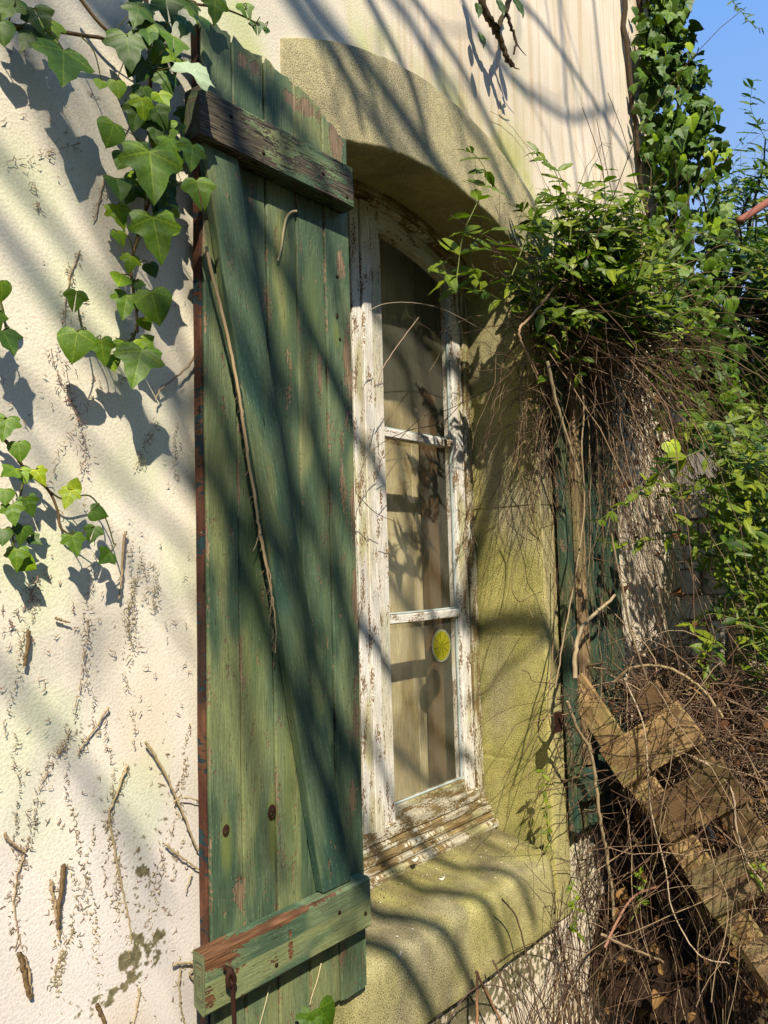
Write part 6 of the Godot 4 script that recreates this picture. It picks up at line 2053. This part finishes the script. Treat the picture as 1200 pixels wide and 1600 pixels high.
func build_viewer_trees() -> void:
	var r := RandomNumberGenerator.new()
	r.seed = 77
	var v := thing("bare_tree", "bare branching tree behind the viewer that streaks the wall with shadows", "tree", "trees behind the viewer")
	var b := Buf.new()
	var fork := Vector3(-3.3, 7.4, 3.6)
	b.tube(smooth_line([Vector3(-3.5, -0.1, 3.9), Vector3(-3.4, 3.4, 3.8), fork], 6), 0.13, 0.09, 10, Color.WHITE, 2.0)
	obj("trunk", b, M.bark, v)
	# each row: where the branch passes, thickness at its ends, twigs
	var rows := [
		[[Vector3(-1.881, 5.545, 2.906), Vector3(-1.826, 5.512, 2.906), Vector3(-1.691, 5.402, 2.906), Vector3(-1.572, 5.3, 2.906), Vector3(-1.451, 5.209, 2.906)], 0.009, 0.006, 3],
		[[Vector3(-1.865, 5.767, 2.906), Vector3(-1.767, 5.664, 2.906), Vector3(-1.633, 5.553, 2.906), Vector3(-1.462, 5.463, 2.906)], 0.006, 0.004, 3],
		[[Vector3(-1.676, 5.224, 2.794), Vector3(-1.568, 5.114, 2.794), Vector3(-1.445, 4.967, 2.794), Vector3(-1.364, 4.868, 2.794)], 0.007, 0.005, 3],
		[[Vector3(-1.948, 5.221, 3.018), Vector3(-1.853, 5.104, 3.018), Vector3(-1.736, 4.94, 3.018), Vector3(-1.628, 4.74, 3.018)], 0.010, 0.007, 3],
		[[Vector3(-1.178, 5.672, 2.62), Vector3(-1.137, 5.535, 2.62), Vector3(-1.085, 5.332, 2.62), Vector3(-1.042, 5.107, 2.62), Vector3(-1.007, 4.851, 2.62), Vector3(-0.982, 4.619, 2.62), Vector3(-0.959, 4.425, 2.62)], 0.024, 0.018, 5],
		[[Vector3(-0.853, 5.419, 2.397), Vector3(-0.815, 5.159, 2.397), Vector3(-0.78, 4.922, 2.397), Vector3(-0.745, 4.709, 2.397), Vector3(-0.695, 4.466, 2.397), Vector3(-0.659, 4.245, 2.397), Vector3(-0.641, 4.026, 2.397)], 0.015, 0.011, 5],
		[[Vector3(-1.358, 5.342, 2.844), Vector3(-1.339, 5.127, 2.844), Vector3(-1.325, 4.914, 2.844), Vector3(-1.287, 4.673, 2.844), Vector3(-1.23, 4.422, 2.844)], 0.012, 0.009, 2],
		[[Vector3(-0.729, 5.257, 2.397), Vector3(-0.693, 5.124, 2.397), Vector3(-0.638, 4.949, 2.397), Vector3(-0.578, 4.841, 2.397)], 0.010, 0.007, 2],
		[[Vector3(-1.059, 4.81, 2.732), Vector3(-1.001, 4.608, 2.732), Vector3(-0.951, 4.376, 2.732), Vector3(-0.889, 4.172, 2.732)], 0.017, 0.012, 4],
	]
	for q in rows:
		var pts: Array = [fork.lerp(q[0][0], 0.4) + Vector3(0, 0.1, 0)]
		pts.append_array(q[0])
		limb(v, [fork, pts[0], q[0][0]], 0.014, q[1], 0, r)
		limb(v, q[0], q[1], q[2], q[3], r)
	v = thing("bare_tree", "second bare tree behind the viewer, shading the arch and the sill", "tree", "trees behind the viewer")
	b = Buf.new()
	fork = Vector3(-3.6, 8.8, 4.7)
	b.tube(smooth_line([Vector3(-3.9, -0.1, 5.1), Vector3(-3.8, 4.0, 4.9), fork], 6), 0.14, 0.09, 10, Color.WHITE, 2.0)
	obj("trunk", b, M.bark, v)
	rows = [
		[[Vector3(-0.279, 5.039, 1.788), Vector3(-0.178, 4.984, 1.788), Vector3(-0.119, 4.917, 1.788), Vector3(-0.081, 4.828, 1.788)], 0.012, 0.009, 3],
		[[Vector3(0.09, 5.432, 1.9), Vector3(0.267, 5.354, 1.9), Vector3(0.413, 5.263, 1.9), Vector3(0.59, 5.127, 1.9), Vector3(0.724, 5.001, 1.9)], 0.014, 0.010, 4],
		[[Vector3(-0.006, 5.293, 1.788), Vector3(0.121, 5.224, 1.788), Vector3(0.261, 5.167, 1.788), Vector3(0.382, 5.09, 1.788)], 0.010, 0.007, 4],
		[[Vector3(-0.71, 5.809, 2.403), Vector3(-0.614, 5.772, 2.403), Vector3(-0.547, 5.714, 2.403), Vector3(-0.491, 5.606, 2.403)], 0.014, 0.010, 2],
		[[Vector3(-0.393, 5.721, 2.179), Vector3(-0.275, 5.616, 2.179), Vector3(-0.188, 5.519, 2.179), Vector3(-0.13, 5.383, 2.179)], 0.018, 0.014, 2],
		[[Vector3(-0.415, 6.062, 2.459), Vector3(-0.278, 5.967, 2.459), Vector3(-0.189, 5.894, 2.459), Vector3(-0.06, 5.83, 2.459), Vector3(0.077, 5.719, 2.459)], 0.016, 0.012, 4],
		[[Vector3(0.222, 5.66, 1.9), Vector3(0.344, 5.532, 1.9), Vector3(0.558, 5.475, 1.9), Vector3(0.903, 5.5, 1.9), Vector3(1.352, 5.725, 1.9)], 0.014, 0.010, 3],
		[[Vector3(0.564, 5.577, 1.732), Vector3(0.966, 5.538, 1.732), Vector3(1.308, 5.461, 1.732), Vector3(1.652, 5.342, 1.732)], 0.012, 0.008, 3],
		[[Vector3(0.818, 6.216, 2.012), Vector3(0.836, 5.888, 2.012), Vector3(0.859, 5.612, 2.012), Vector3(0.907, 5.345, 2.012)], 0.010, 0.006, 3],
		[[Vector3(1.088, 6.381, 2.012), Vector3(1.137, 6.042, 2.012), Vector3(1.191, 5.755, 2.012), Vector3(1.243, 5.436, 2.012)], 0.010, 0.006, 3],
		[[Vector3(-0.729, 3.894, 2.489), Vector3(-0.648, 3.812, 2.489), Vector3(-0.542, 3.659, 2.489), Vector3(-0.428, 3.465, 2.489)], 0.024, 0.018, 1],
		[[Vector3(-0.532, 3.787, 2.377), Vector3(-0.42, 3.694, 2.377), Vector3(-0.3, 3.547, 2.377), Vector3(-0.213, 3.374, 2.377)], 0.020, 0.016, 1],
		[[Vector3(-0.41, 3.865, 2.433), Vector3(-0.281, 3.764, 2.433), Vector3(-0.185, 3.653, 2.433), Vector3(-0.118, 3.498, 2.433)], 0.018, 0.014, 1],
		[[Vector3(-0.289, 3.951, 2.489), Vector3(-0.143, 3.844, 2.489), Vector3(-0.068, 3.736, 2.489), Vector3(-0.009, 3.595, 2.489)], 0.016, 0.012, 1],
		[[Vector3(-0.416, 4.46, 2.219), Vector3(-0.26, 4.302, 2.219), Vector3(-0.086, 4.146, 2.219), Vector3(0.11, 3.992, 2.219)], 0.022, 0.016, 3],
		[[Vector3(-0.112, 5.185, 2.163), Vector3(-0.064, 4.874, 2.163), Vector3(-0.05, 4.52, 2.163), Vector3(-0.004, 4.167, 2.163)], 0.016, 0.012, 4],
		[[Vector3(0.218, 5.088, 2.079), Vector3(0.387, 4.854, 2.079), Vector3(0.331, 4.598, 2.079), Vector3(0.246, 4.432, 2.079), Vector3(0.199, 4.237, 2.079)], 0.030, 0.02, 6],
		[[Vector3(0.224, 4.305, 2.135), Vector3(0.327, 4.181, 2.135), Vector3(0.432, 4.009, 2.135), Vector3(0.542, 3.806, 2.135)], 0.026, 0.02, 4],
	]
	for q in rows:
		limb(v, [fork, fork.lerp(q[0][0], 0.5) + Vector3(0, 0.2, 0), q[0][0]], 0.013, q[1], 0, r)
		limb(v, q[0], q[1], q[2], q[3], r)
	var far := thing("garden_house", "pink rendered house across the garden, mirrored in the window's top pane", "house")
	b = Buf.new()
	b.box(Vector3(10.6, 0, 7.9), Vector3(16.0, 6.0, 13.0))
	obj("wall", b, mat(Color(0.86, 0.76, 0.70), 0.9), far)
	b = Buf.new()
	b.quad(Vector3(9.9, 5.9, 13.2), Vector3(9.9, 5.9, 7.0), Vector3(13.1, 8.0, 7.0), Vector3(13.1, 8.0, 13.2))
	b.quad(Vector3(13.1, 8.0, 13.2), Vector3(13.1, 8.0, 7.0), Vector3(16.3, 5.9, 7.0), Vector3(16.3, 5.9, 13.2))
	b.quad(Vector3(9.9, 5.9, 7.0), Vector3(16.3, 5.9, 7.0), Vector3(13.1, 8.0, 7.0), Vector3(13.1, 8.0, 7.0))
	obj("roof", b, mat(Color(0.40, 0.20, 0.14), 0.85), far)
	# an unseen hedge, widened and raised to block low sky light; mirrored in panes
	v = thing("sky_blocking_hedge", "added evergreen hedge across the garden, raised to block sky light, mirrored in the panes", "hedge")
	b = Buf.new()
	var leaves := []
	for k in 1300:
		var at := Vector3(r.randf_range(-9.0, 10.0), pow(r.randf(), 0.75) * 5.2, r.randf_range(4.4, 5.8))
		leaves.append_array(sprig(b, grow(at, rv(r), 0.6, 6, 0.2, 0.8, r), 0.09, 0.24, 0.2, r))
	obj("stems", b, M.stem, v).set_meta("kind", "stuff")
	scatter_long(v, leaves, 0)


func rv(r: RandomNumberGenerator) -> Vector3:
	return Vector3(r.randf_range(-1, 1), r.randf_range(-0.6, 1), r.randf_range(-1, 1)).normalized()
